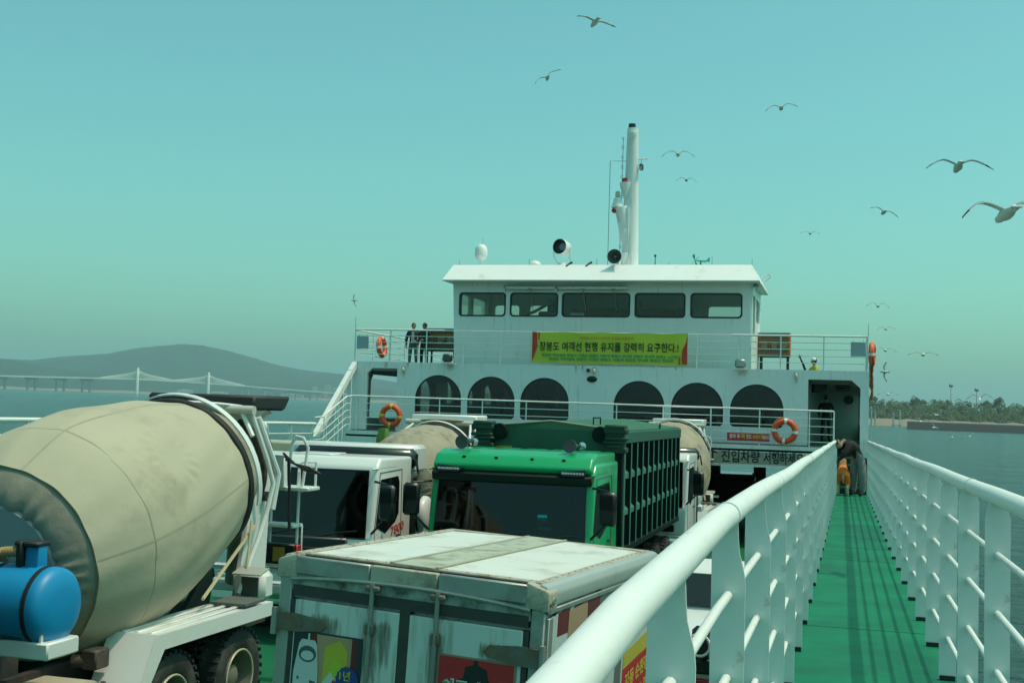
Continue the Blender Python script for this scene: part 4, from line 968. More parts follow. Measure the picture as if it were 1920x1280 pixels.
def drum_axis(k=13.5): a = R(k); return Vector((0, math.cos(a), math.sin(a)))
def mixer(label, loc, rot, tank=blue, dirty=False, number=True, seed=1, dk=1., dy=0., hy=0., hz=0.):
    rn = random.Random(seed)
    t = thing('concrete_mixer', label, 'mixer truck', loc, rot, 'concrete mixer trucks on the car deck', world=False)
    W = 2.48
    cab(t, 0, W, 1.82, .88, 2.80, truckw)
    if number: text('7800', .20, M('door_red', (.60, .06, .05), .5), t, Matrix.Translation((W / 2 + .008, 1.16, 1.69)) @ Matrix.Rotation(R(90), 4, 'Z') @ FACE @ Matrix.Rotation(R(6), 4, 'Z'), name='door_number', width=.62)
    # intake box behind the cab
    G().box((.20, 2.02, 2.72), (2.1, .34, .34), bev=.09).build('air_box', M('gloss_black', (.012, .013, .014), .15, var=.2), t)
    G().box((1.08, 2.02, 1.75), (.30, .36, 1.5), bev=.07).tube([(1.18, 1.85, 2.75), (1.30, 1.85, 2.72), (1.34, 1.85, 2.5)], .02, 6).build('intake_stack', blackp, t)
    chassis(t, 8.0)
    for x, rgt in ((1.05, True), (-1.05, False)):
        wheel(t, x, 1.45, .52, .30, rgt)
        for y in (4.84, 6.18): wheel(t, x - (.02 if rgt else -.02), y, .52, .27, rgt, True)
    # drum and its canvas cover
    ax = drum_axis(12.6); org = Vector((0, 3.72 + dy, 1.88)); n = 72
    cov = canvas if not dirty else conc
    G().lathe([(.0, .0), (.56, .0), (.60, -.015), (.62, .02)], org, ax, n).build('front_disc', M('disc_grey', (.34, .35, .32), .7, var=.2), t)
    x_ = ax.cross(Vector((0, 0, 1))).normalized(); y_ = ax.cross(x_)
    hemp = [(.60, .01), (.635, -.005), (.67, -.005), (.71, .005), (.75, .022), (.79, .045), (.83, .072), (.87, .102), (.90, .13), (.925, .16)]
    g = G().lathe(hemp, org, ax, 288)
    for q, v in enumerate(g.v):                                    # cloth gathered in uneven pleats round the drawstring
        d = v - org; r_ = (d - ax * d.dot(ax)).length; a = math.atan2(d.dot(y_), d.dot(x_)); k = max(0, 1 - (r_ - .60) / .31)
        pl = math.sin(29 * a + 2.4 * math.sin(3 * a) + 1.5 * math.sin(7 * a)); amp = .55 + .45 * math.sin(5 * a + 1)
        g.v[q] = v - ax * (.030 * k ** .8 * amp * (abs(pl) ** .6 * (1 if pl > 0 else -.7)))
    g.build('gathered_hem' if not dirty else 'front_cone', canvasd if not dirty else conc, t, 75)
    keyp = [(.922, .15), (.975, .26), (1.035, .40), (1.09, .53), (1.135, .66), (1.166, .76), (1.185, .95), (1.195, 1.2), (1.19, 1.45), (1.168, 1.72), (1.135, 2.0), (1.088, 2.32), (1.04, 2.55), (.985, 2.80), (.945, 2.98)]
    def rad_at(h):
        for (r0, h0), (r1, h1) in zip(keyp[:-1], keyp[1:]):
            if h0 <= h <= h1: return r0 + (r1 - r0) * (h - h0) / (h1 - h0)
        return keyp[-1][0]
    prof = [(rad_at(.15 + 2.83 * q / 62), .15 + 2.83 * q / 62) for q in range(63)]; N2 = 200
    def cloth_(h, a):
        """how far the cover stands off the drum: sag between the seams, and creases where something round presses from below"""
        ar = R(a); d = .006 * math.sin(7 * ar + 1.3 * h * 4) + .004 * math.sin(19 * ar + 3.1 * h) - .010 * math.sin(math.pi * max(0, min(1, (h - .76) / 1.56))) * (1 + math.cos(5 * ar)) * .4
        u, v = h - 1.50, R(((a - 322 + 180) % 360) - 180) * 1.18; rho = math.hypot(u, v); ph = math.atan2(v, u)
        if not dirty and rho < .55: d += .017 * math.exp(-((rho - .30) / .075) ** 2) * max(-.35, math.sin(15 * ph + 1.5 * math.sin(2 * ph))) - .012 * math.exp(-(rho / .25) ** 2)
        for hs in (.76, 2.32): d -= .006 * math.exp(-((h - hs) / .022) ** 2)
        return d
    c0 = G().lathe(prof, org, ax, N2, lambda i, j: cloth_(prof[i][1], 360 * j / N2)).build('drum_cover', cov, t, 70)
    if not dirty:
        sm = M('canvas_seam', (.36, .33, .235), .85)
        for h_ in (.155, .76, 2.32):
            G().lathe([(rad_at(h_ + dh) + o_, h_ + dh) for dh, o_ in ((-.014, -.004), (-.012, .0025), (.012, .0025), (.014, -.004))], org, ax, N2, lambda i, j: cloth_(h_, 360 * j / N2)).build('seam', sm, c0, 70)
        for a0 in (-5, 67, 139, 211, 283):                         # long seams running down the canvas
            vs = []
            for r_, h_ in prof:
                for da in (-.55, .55):
                    an = R(a0 + da); vs.append(org + ax * h_ + (x_ * math.cos(an) + y_ * math.sin(an)) * (r_ + cloth_(h_, a0 % 360) + .0022))
            G().add(vs, [(2 * q, 2 * q + 1, 2 * q + 3, 2 * q + 2) for q in range(len(prof) - 1)]).build('seam', sm, c0, 70)
    # roller track, rear cone
    G().lathe([(.93, 2.97), (.97, 2.99), (.97, 3.07), (.90, 3.09)], org, ax, n).build('roller_track', black, t)
    tr = G().lathe([(.945, 3.075), (.985, 3.08), (.985, 3.19), (.945, 3.195)], org, ax, n)
    G().lathe([(.93, 3.06), (.84, 3.35), (.70, 3.72), (.60, 4.05), (.52, 4.22), (.44, 4.24)], org, ax, 48, lambda i, j: .008 * math.sin(j * 1.7 + i)).build('rear_cone', conc, t)
    G().lathe([(.72, 3.70), (.77, 3.71), (.77, 3.78), (.70, 3.80)], org, ax, 48).lathe([(.56, 4.16), (.62, 4.17), (.62, 4.25), (.54, 4.26)], org, ax, 48).build('rear_hoop', darkmet, t)
    # white guard hoop over the track
    g = G(); pts = []
    for k in range(29):
        an = R(-160 + k * 140 / 28 * 1.0); pass
    x_ = ax.cross(Vector((0, 0, 1))).normalized(); y_ = ax.cross(x_)
    for k in range(33):
        an = R(165 + k * 210 / 32); pts.append(org + ax * 3.14 + (x_ * math.cos(an) + y_ * math.sin(an)) * .995)
    for p, q in zip(pts[:-1], pts[1:]):
        a_, b_ = p - ax * .042, p + ax * .042; c_, d_ = q + ax * .042, q - ax * .042
        ro = (p - org - ax * 3.14).normalized() * .018; rq = (q - org - ax * 3.14).normalized() * .018
        g.add([a_, b_, c_, d_, a_ + ro, b_ + ro, c_ + rq, d_ + rq], [(0, 1, 2, 3), (4, 7, 6, 5), (0, 3, 7, 4), (1, 5, 6, 2)])
    g.build('guard_hoop', truckw, t, 60)
    if dk != 1:
        piv = org + ax * 3.1
        for ch in t.children:
            if ch.name.split('.')[0] in ('front_disc', 'front_cone', 'gathered_hem', 'drum_cover', 'roller_track', 'rear_cone', 'rear_hoop', 'guard_hoop'):
                ch.location = piv * (1 - dk) + Vector((0, 0, -.10)); ch.scale = (dk, dk, dk)
        G().box((0, 2.72, 2.70), (2.2, .75, .46), bev=.06).build('white_tank', truckw, t)
    # charging hopper on its frame
    hc = Vector((0, 7.42 + hy, 3.0 + hz))
    f = G().lathe([(.30, -.02), (.34, .0), (.62, .34), (.70, .38), (.67, .40), (.58, .34), (.30, .0)], hc, (0, .12, 1), 20).build('hopper', truckw if not dirty else conc, t)
    v, fs = bev_prism([(-.72, hc.y - .32, hc.z + .38), (-.72, hc.y + .50, hc.z + .38), (-.72, hc.y + .66, hc.z + .56), (-.72, hc.y - .30, hc.z + .56)], (1.44, 0, 0), .03, 1)
    G().add(v, fs).build('rubber_rim' if not dirty else 'hopper_rim', black if not dirty else truckw, f, 40)
    G().tube([(-.80, hc.y - .42, hc.z + .40), (.78, hc.y - .42, hc.z + .38)], .055, 12).build('cross_pipe', M('pipe_pale', (.50, .49, .42), .6, dirt=(.2, .17, .12), dirt_amt=.4), t)
    for s_ in (-1, 1):
        g = G().tube([(s_ * .62, hc.y - .42, hc.z + .36), (s_ * .80, 6.95, hc.z + .08)], .028, 8)
        g.tube([(s_ * .72, hc.y - .36, hc.z + .34), (s_ * .84, 7.26, 2.80), (s_ * .88, 7.36, 2.52), (s_ * .86, 7.26, 2.18), (s_ * .84, 7.10, 1.86), (s_ * .82, 6.92, 1.60), (s_ * .80, 6.76, 1.30)], .030, 8)
        g.tube([(s_ * .72, hc.y - .20, hc.z + .30), (s_ * .80, 7.40, 2.90), (s_ * .84, 7.56, 2.62), (s_ * .82, 7.48, 2.2)], .036, 8)
        fr = g.build('frame_tube', truckw, t)
        G().prism([(s_ * .62, 7.62, 1.05), (s_ * .62, 6.90, 1.05), (s_ * .62, 7.30, 2.60), (s_ * .62, 7.55, 2.72), (s_ * .62, 7.72, 2.60)], (s_ * .05, 0, 0)).build('rear_pedestal', truckw, t)
        G().tube([(s_ * .64, 7.5, 2.35), (s_ * .74, 7.5, 2.35)], .06, 12).build('roller', darkmet, fr)
        G().prism([(s_ * .40, 6.70, 1.02), (s_ * .40, 6.05, 1.02), (s_ * .40, 6.60, 1.55), (s_ * .40, 6.8, 1.55)], (s_ * .06, 0, 0)).build('drum_support', darkmet, t)
    G().box((0, 3.3, 1.35), (.8, .6, .9), bev=.06).tube([(0, 3.3, 1.75), org], .16, 12).build('drum_motor', darkmet, t)
    # delivery chute, rods and hoses at the tail
    G().tube([(.25, 7.75, 2.30), (.12, 8.05, 1.65), (.05, 8.1, 1.2)], [.20, .17, .15], 12).build('chute', conc, t)
    G().tube([(.72, 7.25, 2.02), (1.02, 5.60, 1.42)], .020, 6).build('control_rod', M('rod_tan', (.45, .38, .24), .5), t)
    G().tube([(.78, 7.05, 2.10), (.92, 6.72, 1.55)], .014, 6).build('stay', M('rod_tan', (.45, .38, .24), .5), t)
    G().box((.55, 6.1, 1.62), (.14, 1.3, .12), Matrix.Rotation(R(32), 3, 'X')).build('strut', steel, t)
    g = G()
    for k in range(3): g.tube([(.75 + .02 * k, 7.85, 2.86 - .04 * k), (.82, 8.05, 2.72), (.92, 8.22, 2.62 + .03 * k), (1.06, 8.28, 2.60)], .014, 6)
    g.tube([(.80, 7.9, 2.8), (.78, 8.0, 2.4), (.80, 8.0, 1.9)], .02, 6); g.build('hose', black, t)
    # access ladder with platform
    lx = .70
    g = G()
    for x in (lx - .38, lx): g.tube([(x, 8.42, 1.42), (x, 8.44, 2.35), (x + (.02 if x == lx else 0), 8.38, 2.62)], .020, 8)
    g.tube([(lx - .10, 8.30, 2.36), (lx - .06, 8.30, 2.96), (lx + .0, 8.30, 3.06), (lx + .10, 8.30, 3.04), (lx + .17, 8.30, 2.92), (lx + .10, 8.30, 2.36)], .022, 8)
    g.tube([(lx, 8.40, 2.40), (lx + .01, 8.40, 2.70), (lx + .05, 8.42, 2.73), (lx + .22, 8.45, 2.73), (lx + .22, 8.45, 2.42)], .017, 8)
    g.tube([(lx + .03, 8.42, 1.52), (lx + .07, 8.42, 1.54), (lx + .07, 8.42, 1.92), (lx + .03, 8.42, 1.94)], .012, 6)
    ld = g.build('ladder', truckw, t)
    G().box((lx - .08, 8.36, 2.40), (.66, .34, .05), bev=.012).build('platform', truckw, ld)
    G().box((lx - .19, 8.40, 1.92), (.44, .26, .045), bev=.01).build('step', truckw, ld); G().box((lx - .19, 8.42, 1.42), (.44, .22, .045), bev=.01).build('step', truckw, ld)
    G().box((.38, 8.18, 2.62), (.50, .10, .42), bev=.01).build('control_panel', truckw, t); G().box((.34, 8.125, 2.70), (.10, .012, .05)).build('orange_sticker', orange, t)
    G().tube([(.24, 8.30, 2.42), (.28, 8.34, 2.8), (.24, 8.32, 3.10)], .014, 6).sphere((.24, 8.32, 3.16), (.035, .035, .06), 10, 6).build('control_lever', truckw, t)
    # tail lamp cluster, bumper, work lamp
    G().box((0, 8.42, 1.10), (2.3, .14, .12), bev=.02).box((0, 8.44, 1.34), (2.2, .2, .05)).build('rear_bumper', truckw, t)
    G().box((.42, 8.36, 1.56), (.62, .12, .26), bev=.015).build('tail_lamp', blackp, t); G().box((.75, 8.36, 1.56), (.05, .13, .25), bev=.01).build('red_marker', redl, t); G().box((.52, 8.295, 1.56), (.16, .012, .18)).build('amber_lens', M('amber_lens', (.42, .24, .05), .3), t)
    wb = G().box((.88, 6.95, 1.38), (.42, .28, .34), bev=.06).build('lamp_box', truckw, t)
    G().box((.92, 6.80, 1.38), (.22, .02, .22), bev=.02).build('lens', M('flood_lens_dark', (.06, .085, .07)), wb); G().box((.98, 6.70, 1.57), (.36, .22, .015), Matrix.Rotation(.25, 3, 'X')).build('chequer_step', M('chequer', (.42, .44, .40), .5, .3, bump=.8, bscale=60), wb)
    # mudguard over the rear axles
    fx0, fx1 = .72, 1.25
    for s_ in (-1, 1):
        xs = (s_ * fx0, s_ * fx1); w0 = min(xs); wd = fx1 - fx0
        g = G().prism([(w0, 4.42, 1.27), (w0, 6.72, 1.25), (w0, 6.72, 1.22), (w0, 4.43, 1.235)], (wd, 0, 0))
        g.prism([(w0, 3.95, .52), (w0, 4.42, 1.27), (w0, 4.46, 1.24), (w0, 3.99, .51)], (wd, 0, 0))
        fd = g.build('mudguard', truckw, t, 0)
        for k in range(3): G().box((w0 + wd * (.25 + .27 * k), 5.57, 1.272), (.05, 2.25, .018), bev=.006).build('rib', truckw, fd)
        xo = s_ * fx1
        G().prism([(xo, 4.40, 1.27), (xo, 6.72, 1.25), (xo, 6.72, 1.10), (xo, 4.52, 1.12), (xo, 4.06, .52), (xo, 3.95, .52)], (s_ * .012, 0, 0)).build('lip', truckw, fd, 0)
        G().box((s_ * 1.05, 6.30, 1.295), (.42, .44, .03)).build('rubber_mat', M('mat_grey', (.10, .11, .10), .9, bump=.5, bscale=50), fd)
    # water tank across the chassis behind the cab
    tz, ty = 1.74, 3.02
    tk = G().lathe([(0, -1.17), (.16, -1.16), (.27, -1.16), (.315, -1.12), (.325, -1.06), (.325, 1.10), (.315, 1.15), (.27, 1.19), (.16, 1.215), (0, 1.22)], (0, ty, tz), (1, 0, 0), 36).build('water_tank', tank, t, 60)
    v, fs = bev_prism([(.86, ty - .07, tz + .26), (.86, ty + .07, tz + .26), (.86, ty + .06, tz + .50), (.86, ty - .06, tz + .50)], (.13, 0, 0), .02, 2)
    G().add(v, fs).build('filler_neck', tank, tk, 50); G().box((.88, ty, tz + .505), (.24, .18, .045), bev=.015).box((.82, ty, tz + .42), (.07, .2, .22), bev=.02).build('filler_cap', black, tk)
    g = G(); hp = [(.80, ty - .05, tz + .44), (.66, ty - .08, tz + .43), (.50, ty - .10, tz + .36), (.38, ty - .12, tz + .26), (.36, ty - .14, tz + .12)]
    for k in range(24):
        q = k / 23 * 4; i = min(3, int(q)); p = Vector(hp[i]).lerp(Vector(hp[i + 1]), q - i)
        dirv = (Vector(hp[i + 1]) - Vector(hp[i])).normalized(); g.tube([p - dirv * .008, p + dirv * .008], .045, 10)
    g.tube(hp, .036, 10); g.build('corrugated_hose', M('hose_tan', (.42, .29, .12), .6), tk)
    for x in (-.75, -.2, .22, .64, 1.06):
        G().lathe([(.326, -.020), (.335, -.018), (.335, .018), (.326, .020)], (x, ty, tz), (1, 0, 0), 36).build('strap', black, tk)
    sh = G().box((.82, ty - .02, 1.41), (.86, .42, .14), bev=.015).build('hose_shelf', truckw, t)
    G().tube([(.54, ty - .2, 1.48), (.56, ty - .2, 1.68), (.62, ty - .2, 1.73), (1.10, ty - .2, 1.73), (1.16, ty - .2, 1.70), (1.16, ty - .2, 1.48)], .018, 8).build('shelf_rail', truckw, sh)
    g = G()
    for k in range(7):
        pts = [(.84 + (.30 + .02 * math.sin(k * 2)) * math.cos(2 * math.pi * q / 18), ty - .08 + .15 * math.sin(2 * math.pi * q / 18), 1.50 + .026 * k + .012 * math.sin(q + k)) for q in range(18)]
        g.tube(pts, .015, 6, closed=True)
    g.build('hose_coil', M('hose_dark', (.03, .045, .045), .5), sh)
    # fuel tank, side guard, rear light bar
    v, fs = bev_prism([(.62, 3.02, .52), (.62, 3.72, .52), (.62, 3.72, .92), (.62, 3.60, 1.02), (.62, 3.14, 1.02), (.62, 3.02, .92)], (.56, 0, 0), .05, 2)
    G().add(v, fs).build('fuel_tank', M('tank_beige', (.42, .37, .27), .6, var=.15, dirt=(.2, .15, .1), dirt_amt=.4), t, 50)
    sg = G().box((1.22, 3.45, .68), (.03, 1.3, .12), bev=.01).box((1.22, 3.45, .46), (.03, 1.3, .12), bev=.01).build('side_guard', truckw, t)
    G().tube([(1.18, 3.80, .80), (.95, 4.02, .88), (.90, 4.0, .5)], .03, 8).build('guard_bracket', darkmet, sg)
    G().box((.80, 4.10, 1.08), (.16, .22, .18), bev=.015).tube([(.62, 4.0, 1.06), (.78, 4.06, 1.06)], .06, 10).build('pump', darkmet, t)
    G().box((1.1, 2.45, .75), (.3, .36, .7), bev=.05).build('battery_box', blackp, t)
    return t
mixer('nearest concrete mixer with canvas-covered drum and blue water tank', (-7.45, 5.6, dz(10)), 0, seed=1)
mixer('concrete mixer with dark-glazed white cab behind the ladder of the nearest mixer', (-7.88, 16.2, dz(20)), R(2.6), truckw, True, True, 2, .84, .55, .65, -.14)
mixer('rear concrete mixer partly hidden behind the ribbed green dump box', (-4.60, 26.35, dz(30)), R(.2), truckw, True, False, 3, 1., .15, .35, -.02)

# green dump truck
def dump_truck():
    t = thing('dump_truck', 'green dump truck with a ribbed dark green box and roof horns', 'dump truck', (-4.74, 16.8, dz(20)), 0, None, world=False)
    gp = M('cab_green', (.004, .34, .115), .28, var=.06, coat=.4, dirt=(.02, .22, .10), dirt_amt=.2); gb = M('box_green', (.012, .085, .050), .5, var=.2, dirt=(.035, .06, .04), dirt_amt=.4); gd = M('panel_dark', (.003, .014, .011), .75, var=.3, spec=.15); gs_ = M('sheet_green', (.007, .045, .028), .7, var=.3); gr_ = M('rib_sunlit_green', (.055, .19, .145), .5, var=.15, dirt=(.05, .09, .07), dirt_amt=.3)
    W = 2.5; cab(t, 0, W, 1.95, .95, 2.82, gp, 'green')
    # sun visor band, roof fairing, lamps
    v, fs = bev_prism([(-W / 2 + .03, .10, 2.50), (-W / 2 + .03, .05, 2.62), (-W / 2 + .03, .16, 2.68), (-W / 2 + .03, .30, 2.60)], (W - .06, 0, 0), .02, 2)
    G().add(v, fs).build('visor', blackp, t, 50)
    v, fs = bev_prism([(-W / 2 + .04, .12, 2.66), (-W / 2 + .04, .08, 2.74), (-W / 2 + .04, .22, 2.90), (-W / 2 + .04, .50, 2.97), (-W / 2 + .04, 1.9, 2.95), (-W / 2 + .04, 1.9, 2.66)], (W - .08, 0, 0), .07, 3)
    rf = G().add(v, fs).build('roof', gp, t, 55)
    for k in range(5): G().box((-.86 + .43 * k, 1.15, 2.955), (.30, 1.1, .022), bev=.01).build('roof_rib', gp, rf)
    for s_ in (-1, 1):
        G().prism([(s_ * 1.12, .035, 2.64), (s_ * .80, .035, 2.64), (s_ * .72, .05, 2.70), (s_ * 1.12, .055, 2.74)], (0, .05, 0)).build('lamp_housing', blackp, rf, 0)
        g = G()
        for k in range(8): g.box((s_ * (.80 + .042 * k), .028, 2.685), (.030, .02, .028))
        g.build('marker_lamp', M('marker_glass', (.62, .66, .64), .15), rf)
        c = Vector((s_ * .86 - .05 * (s_ > 0), .62, 3.07))
        h = G().lathe([(0, .0), (.105, -.01), (.10, .03), (.05, .12), (.03, .30), (0, .30)], c + Vector((0, -.25, 0)), (.1, 1, 0), 20).build('horn', M('horn_grey', (.10, .11, .11), .35, .6), t)
        G().tube([c + Vector((0, .0, -.02)), c + Vector((0, .0, -.14))], .02, 6).box(c + Vector((0, 0, -.13)), (.1, .1, .02)).build('horn_foot', chrome, h)
        G().lathe([(.0, 0), (.06, .01), (.05, .05), (.02, .15), (0, .15)], c + Vector((.16, -.12, 0)), (0, 1, 0), 14).tube([c + Vector((.16, 0, 0)), c + Vector((0, .02, 0))], .012, 5).build('horn', chrome, t)
    for x in (-.75, -.25, .30, .78): G().box((x, .18, 2.86), (.05, .03, .035)).build('roof_stud', blackp, rf)
    # things inside the windscreen
    G().box((.50, .085, 2.00), (.14, .012, .13)).build('blue_sticker', M('sticker_cyan', (.02, .42, .50), .4), t); G().box((.54, .065, 1.83), (.20, .012, .14)).build('teal_sticker', M('sticker_teal', (.02, .36, .30), .4), t); G().box((-.40, .085, 2.0), (.06, .012, .04)).build('blue_sticker', M('sticker_cyan', (.02, .42, .50)), t)
    chassis(t, 9.2)
    for x, rgt in ((1.05, True), (-1.05, False)):
        wheel(t, x, 1.45, .52, .30, rgt)
        for y in (3.3, 6.8, 8.15): wheel(t, x - (.02 if rgt else -.02), y, .52, .27, rgt, True)
    # box: inner shell, top and bottom rails, ribs
    x0, x1, y0, y1, zb, zt = -1.25, 1.25, 2.55, 9.25, 1.28, 3.24
    bx = G().box((0, (y0 + y1) / 2, (zb + zt) / 2), (x1 - x0 - .30, y1 - y0, zt - zb - .04)).build('dump_box', gd, t)
    for s_ in (-1, 1):
        X = s_ * 1.19
        G().box((X, (y0 + y1) / 2, zt - .07), (.14, y1 - y0, .20), bev=.015).build('top_rail', gb, bx)
        G().box((X, (y0 + y1) / 2, zb + .04), (.12, y1 - y0, .10), bev=.01).build('bottom_rail', gd, bx)
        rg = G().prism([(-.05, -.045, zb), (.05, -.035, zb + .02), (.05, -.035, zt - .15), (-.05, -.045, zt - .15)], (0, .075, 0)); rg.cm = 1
        rg.box((.052, .0, (zb + zt) / 2 - .07), (.008, .075, zt - zb - .2)); rm = rg.mesh('rib', [gd, gr_], 20)  # sunlit outer face painted lighter, shaded rib sides painted near-black
        n = 12
        for k in range(n):
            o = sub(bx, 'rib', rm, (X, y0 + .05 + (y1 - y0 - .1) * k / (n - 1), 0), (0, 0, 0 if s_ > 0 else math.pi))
        for zz in (zb + .66, zb + 1.26):
            G().prism([(X - s_ * .05, y0, zz - .07), (X + s_ * .02, y0, zz - .055), (X + s_ * .02, y0, zz + .03), (X - s_ * .05, y0, zz + .10)], (0, y1 - y0, 0)).build('stringer', gr_, bx, 0)  # stringers take the lighter tone too, for sun on their upper faces
    # bulkhead, rolled side sheets, gabled mesh top
    G().box((0, y0 - .05, 2.30), (2.5, .10, 1.95)).build('bulkhead', gb, bx)
    for s_ in (-1, 1): G().box((s_ * 1.17, y0 - .14, 2.3), (.16, .12, 1.9), bev=.02).build('corner_post', gd, bx)
    tarp = M('top_mesh', (.026, .14, .075), .75, var=.2, bump=.6, bscale=80)
    g = G().add([(-1.2, y0 - .05, zt + .05), (0, y0 - .02, zt + .17), (1.2, y0 - .05, zt + .05), (-1.22, y1, zt + .05), (0, y1, zt + .20), (1.22, y1, zt + .05), (-1.2, y0 - .05, zt - .15), (1.2, y0 - .05, zt - .15), (-1.22, y1, zt - .12), (1.22, y1, zt - .12)],
                [(0, 1, 4, 3), (1, 2, 5, 4), (0, 6, 7, 2, 1), (0, 3, 8, 6), (2, 7, 9, 5), (3, 4, 5, 9, 8)])
    tp = g.build('mesh_cover', tarp, t, 0)
    G().tube([(-1.2, y0 - .07, zt + .05), (0, y0 - .05, zt + .175), (1.2, y0 - .07, zt + .05)], .016, 6).build('edge_cord', M('cord_pale', (.35, .33, .25), .8), tp)
    G().tube([(.62, y0 + .4, zt + .12), (.62, y0 + .4, zt + .24), (.62, y0 + 1.0, zt + .24), (.62, y0 + 1.0, zt + .12)], .012, 5).build('loop_handle', gd, tp); G().torus((1.2, y0 + 4.0, zt + .08), (1, 0, 0), .07, .012, 16, 6).build('tie_ring', black, tp)
    for s_ in (-1, 1):
        rl = G()
        for k in range(7): rl.box((s_ * (1.12 + .02 * math.sin(k * 2.6)), y0 - .17 - .012 * (k % 2), zt + .10 - .062 * k), (.34 + .05 * math.sin(k * 2.3), .24 + .03 * math.cos(k * 1.7), .075 + .02 * math.sin(k * 1.3)), .10 * math.sin(k * 3.1), bev=.02)
        rl.build('rolled_sheet', gs_, bx)
        G().lathe([(0, -.06), (.13, -.06), (.14, 0), (.13, .06), (0, .06)], (s_ * .86, y0 - .16, zt - .03), (0, 1, 0), 18).build('winch_wheel', gd, bx)
    G().box((-.82, y0 - .12, 2.93), (.34, .02, .08)).build('warning_plate', M('plate_yellow', (.36, .30, .04), .6), t)
    G().box((.0, 9.2, 1.1), (2.3, .12, .14)).build('rear_bumper', gd, t)
    return t
dump_truck()
# ------------------------------------------------------------------ small refrigerated box truck, rear doors towards the camera
def box_truck():
    t = thing('box_truck', 'weathered white box truck with posters on its rear doors, nearest the railing', 'box truck', (-2.845, 7.42, dz(8)), R(-6), None, world=False)
    W, L, zb, zt = 1.95, 2.70, .78, 2.40
    al = M('alu_trim', (.34, .36, .34), .42, .5, var=.15, scale=4, dirt=(.20, .19, .15), dirt_amt=.5, dscale=3)
    pan = M('box_panel', (.56, .60, .57), .45, var=.08, scale=2, dirt=(.20, .19, .14), dirt_amt=.38, streak=1, dscale=2.2)
    rfm = M('box_roof', (.66, .67, .62), .5, var=.07, scale=3, dirt=(.34, .30, .22), dirt_amt=.45, dscale=2.4)
    rusty = M('rusty_steel', (.13, .13, .11), .7, var=.4, scale=8, dirt=RUST, dirt_amt=.8, dscale=9)
    seal = M('door_seal', (.045, .047, .042), .8, var=.4, scale=9)
    h = W / 2
    G().box((0, L / 2, (zb + zt) / 2), (W - .06, L - .06, zt - zb - .04)).build('box', pan, t, 0)
    lip_ = M('strip_edge', (.40, .39, .30), .6, var=.2)
    # roof sheet with a centre strip, riveted edges, rolled eaves
    rf = G().add([(-h + .06, .06, zt), (0, .06, zt + .018), (h - .06, .06, zt), (-h + .06, L - .06, zt), (0, L - .06, zt + .018), (h - .06, L - .06, zt)], [(0, 1, 4, 3), (1, 2, 5, 4)]).build('roof', rfm, t, 0)
    G().box((0, L / 2, zt + .018), (.30, L - .1, .012), bev=.005).build('centre_strip', M('strip_sealed', (.43, .45, .36), .6, var=.2, scale=6, dirt=(.16, .13, .08), dirt_amt=.6, dscale=5), rf)
    for s_ in (-1, 1): G().box((s_ * .17, L / 2, zt + .024), (.022, L - .1, .008)).build('centre_edge', lip_, rf)
    lip = M('roof_lip', (.42, .39, .31), .6, var=.2, dirt=RUST, dirt_amt=.55, dscale=7)
    for s_ in (-1, 1):
        G().box((s_ * (h - .085), L / 2, zt + .006), (.07, L - .1, .014), bev=.004).build('edge_strip', lip, rf)
        v, fs = bev_prism([(s_ * (h - .06), .0, zt + .012), (s_ * (h - .01), .0, zt - .002), (s_ * (h + .012), .0, zt - .05), (s_ * (h + .012), .0, zt - .13), (s_ * (h - .06), .0, zt - .13)], (0, L, 0), .012, 2)
        ev = G().add(v, fs).build('eave_moulding', M('moulding_white', (.43, .46, .45), .35, .2, var=.06, dirt=(.35, .32, .25), dirt_amt=.3), t, 50)
        G().box((s_ * (h + .006), L / 2, zt - .16), (.02, L, .035), bev=.006).build('drip_rail', al, ev)
        # corner cap
        v, fs = bev_prism([(s_ * (h - .14), -.04, zt + .02), (s_ * (h + .022), -.04, zt - .03), (s_ * (h + .022), -.04, zt - .16), (s_ * (h - .14), -.04, zt - .145)], (0, .18, 0), .02, 2)
        cp = G().add(v, fs).build('corner_cap', lip, t, 50)
        G().tube([(s_ * (h + .02), .05, zt - .09), (s_ * (h + .032), .05, zt - .09)], .022, 12).build('cap_bolt', chrome, cp)
        G().tube([(s_ * (h + .024), -.01, zt - .11), (s_ * (h + .034), -.01, zt - .11)], .012, 8).build('cap_bolt', rusty, cp)
    for k in range(22):
        pass
    g = G()
    for k in range(20):
        for s_ in (-1, 1): g.box((s_ * (h - .085), .12 + (L - .24) * k / 19, zt + .014), (.010, .010, .004))
    for k in range(12): g.box((-h + .15 + (W - .3) * k / 11, .085, zt + .016), (.010, .010, .004))
    o = g.build('rivet', rusty, rf, 0); o['kind'] = 'stuff'
    G().box((0, .085, zt + .008), (W - .12, .07, .014), bev=.004).build('edge_strip', lip, rf); G().box((0, L - .085, zt + .008), (W - .12, .07, .014), bev=.004).build('edge_strip', lip, rf)
    # rear frame: head board in three lengths, posts, arched gutter, doors
    for x0, x1 in ((-h + .12, -.28), (-.275, .22), (.225, h - .12)):
        G().box(((x0 + x1) / 2, -.015, zt - .06), (x1 - x0, .05, .12), bev=.008).build('head_board', lip if x0 == -.275 else al, t)
    g = G(); pts = []
    for k in range(13):
        q = k / 12 * 2 - 1; pts.append((q * (h - .10), -.035, zt - .155 + .045 * (1 - q * q)))
    g.tube(pts, .016, 8); g.build('gutter', al, t)
    G().box((0, -.005, zt - .165), (W - .2, .04, .12)).build('header_panel', M('header_dirty', (.34, .37, .33), .6, var=.2, dirt=(.05, .045, .03), dirt_amt=.8, dscale=7), t)
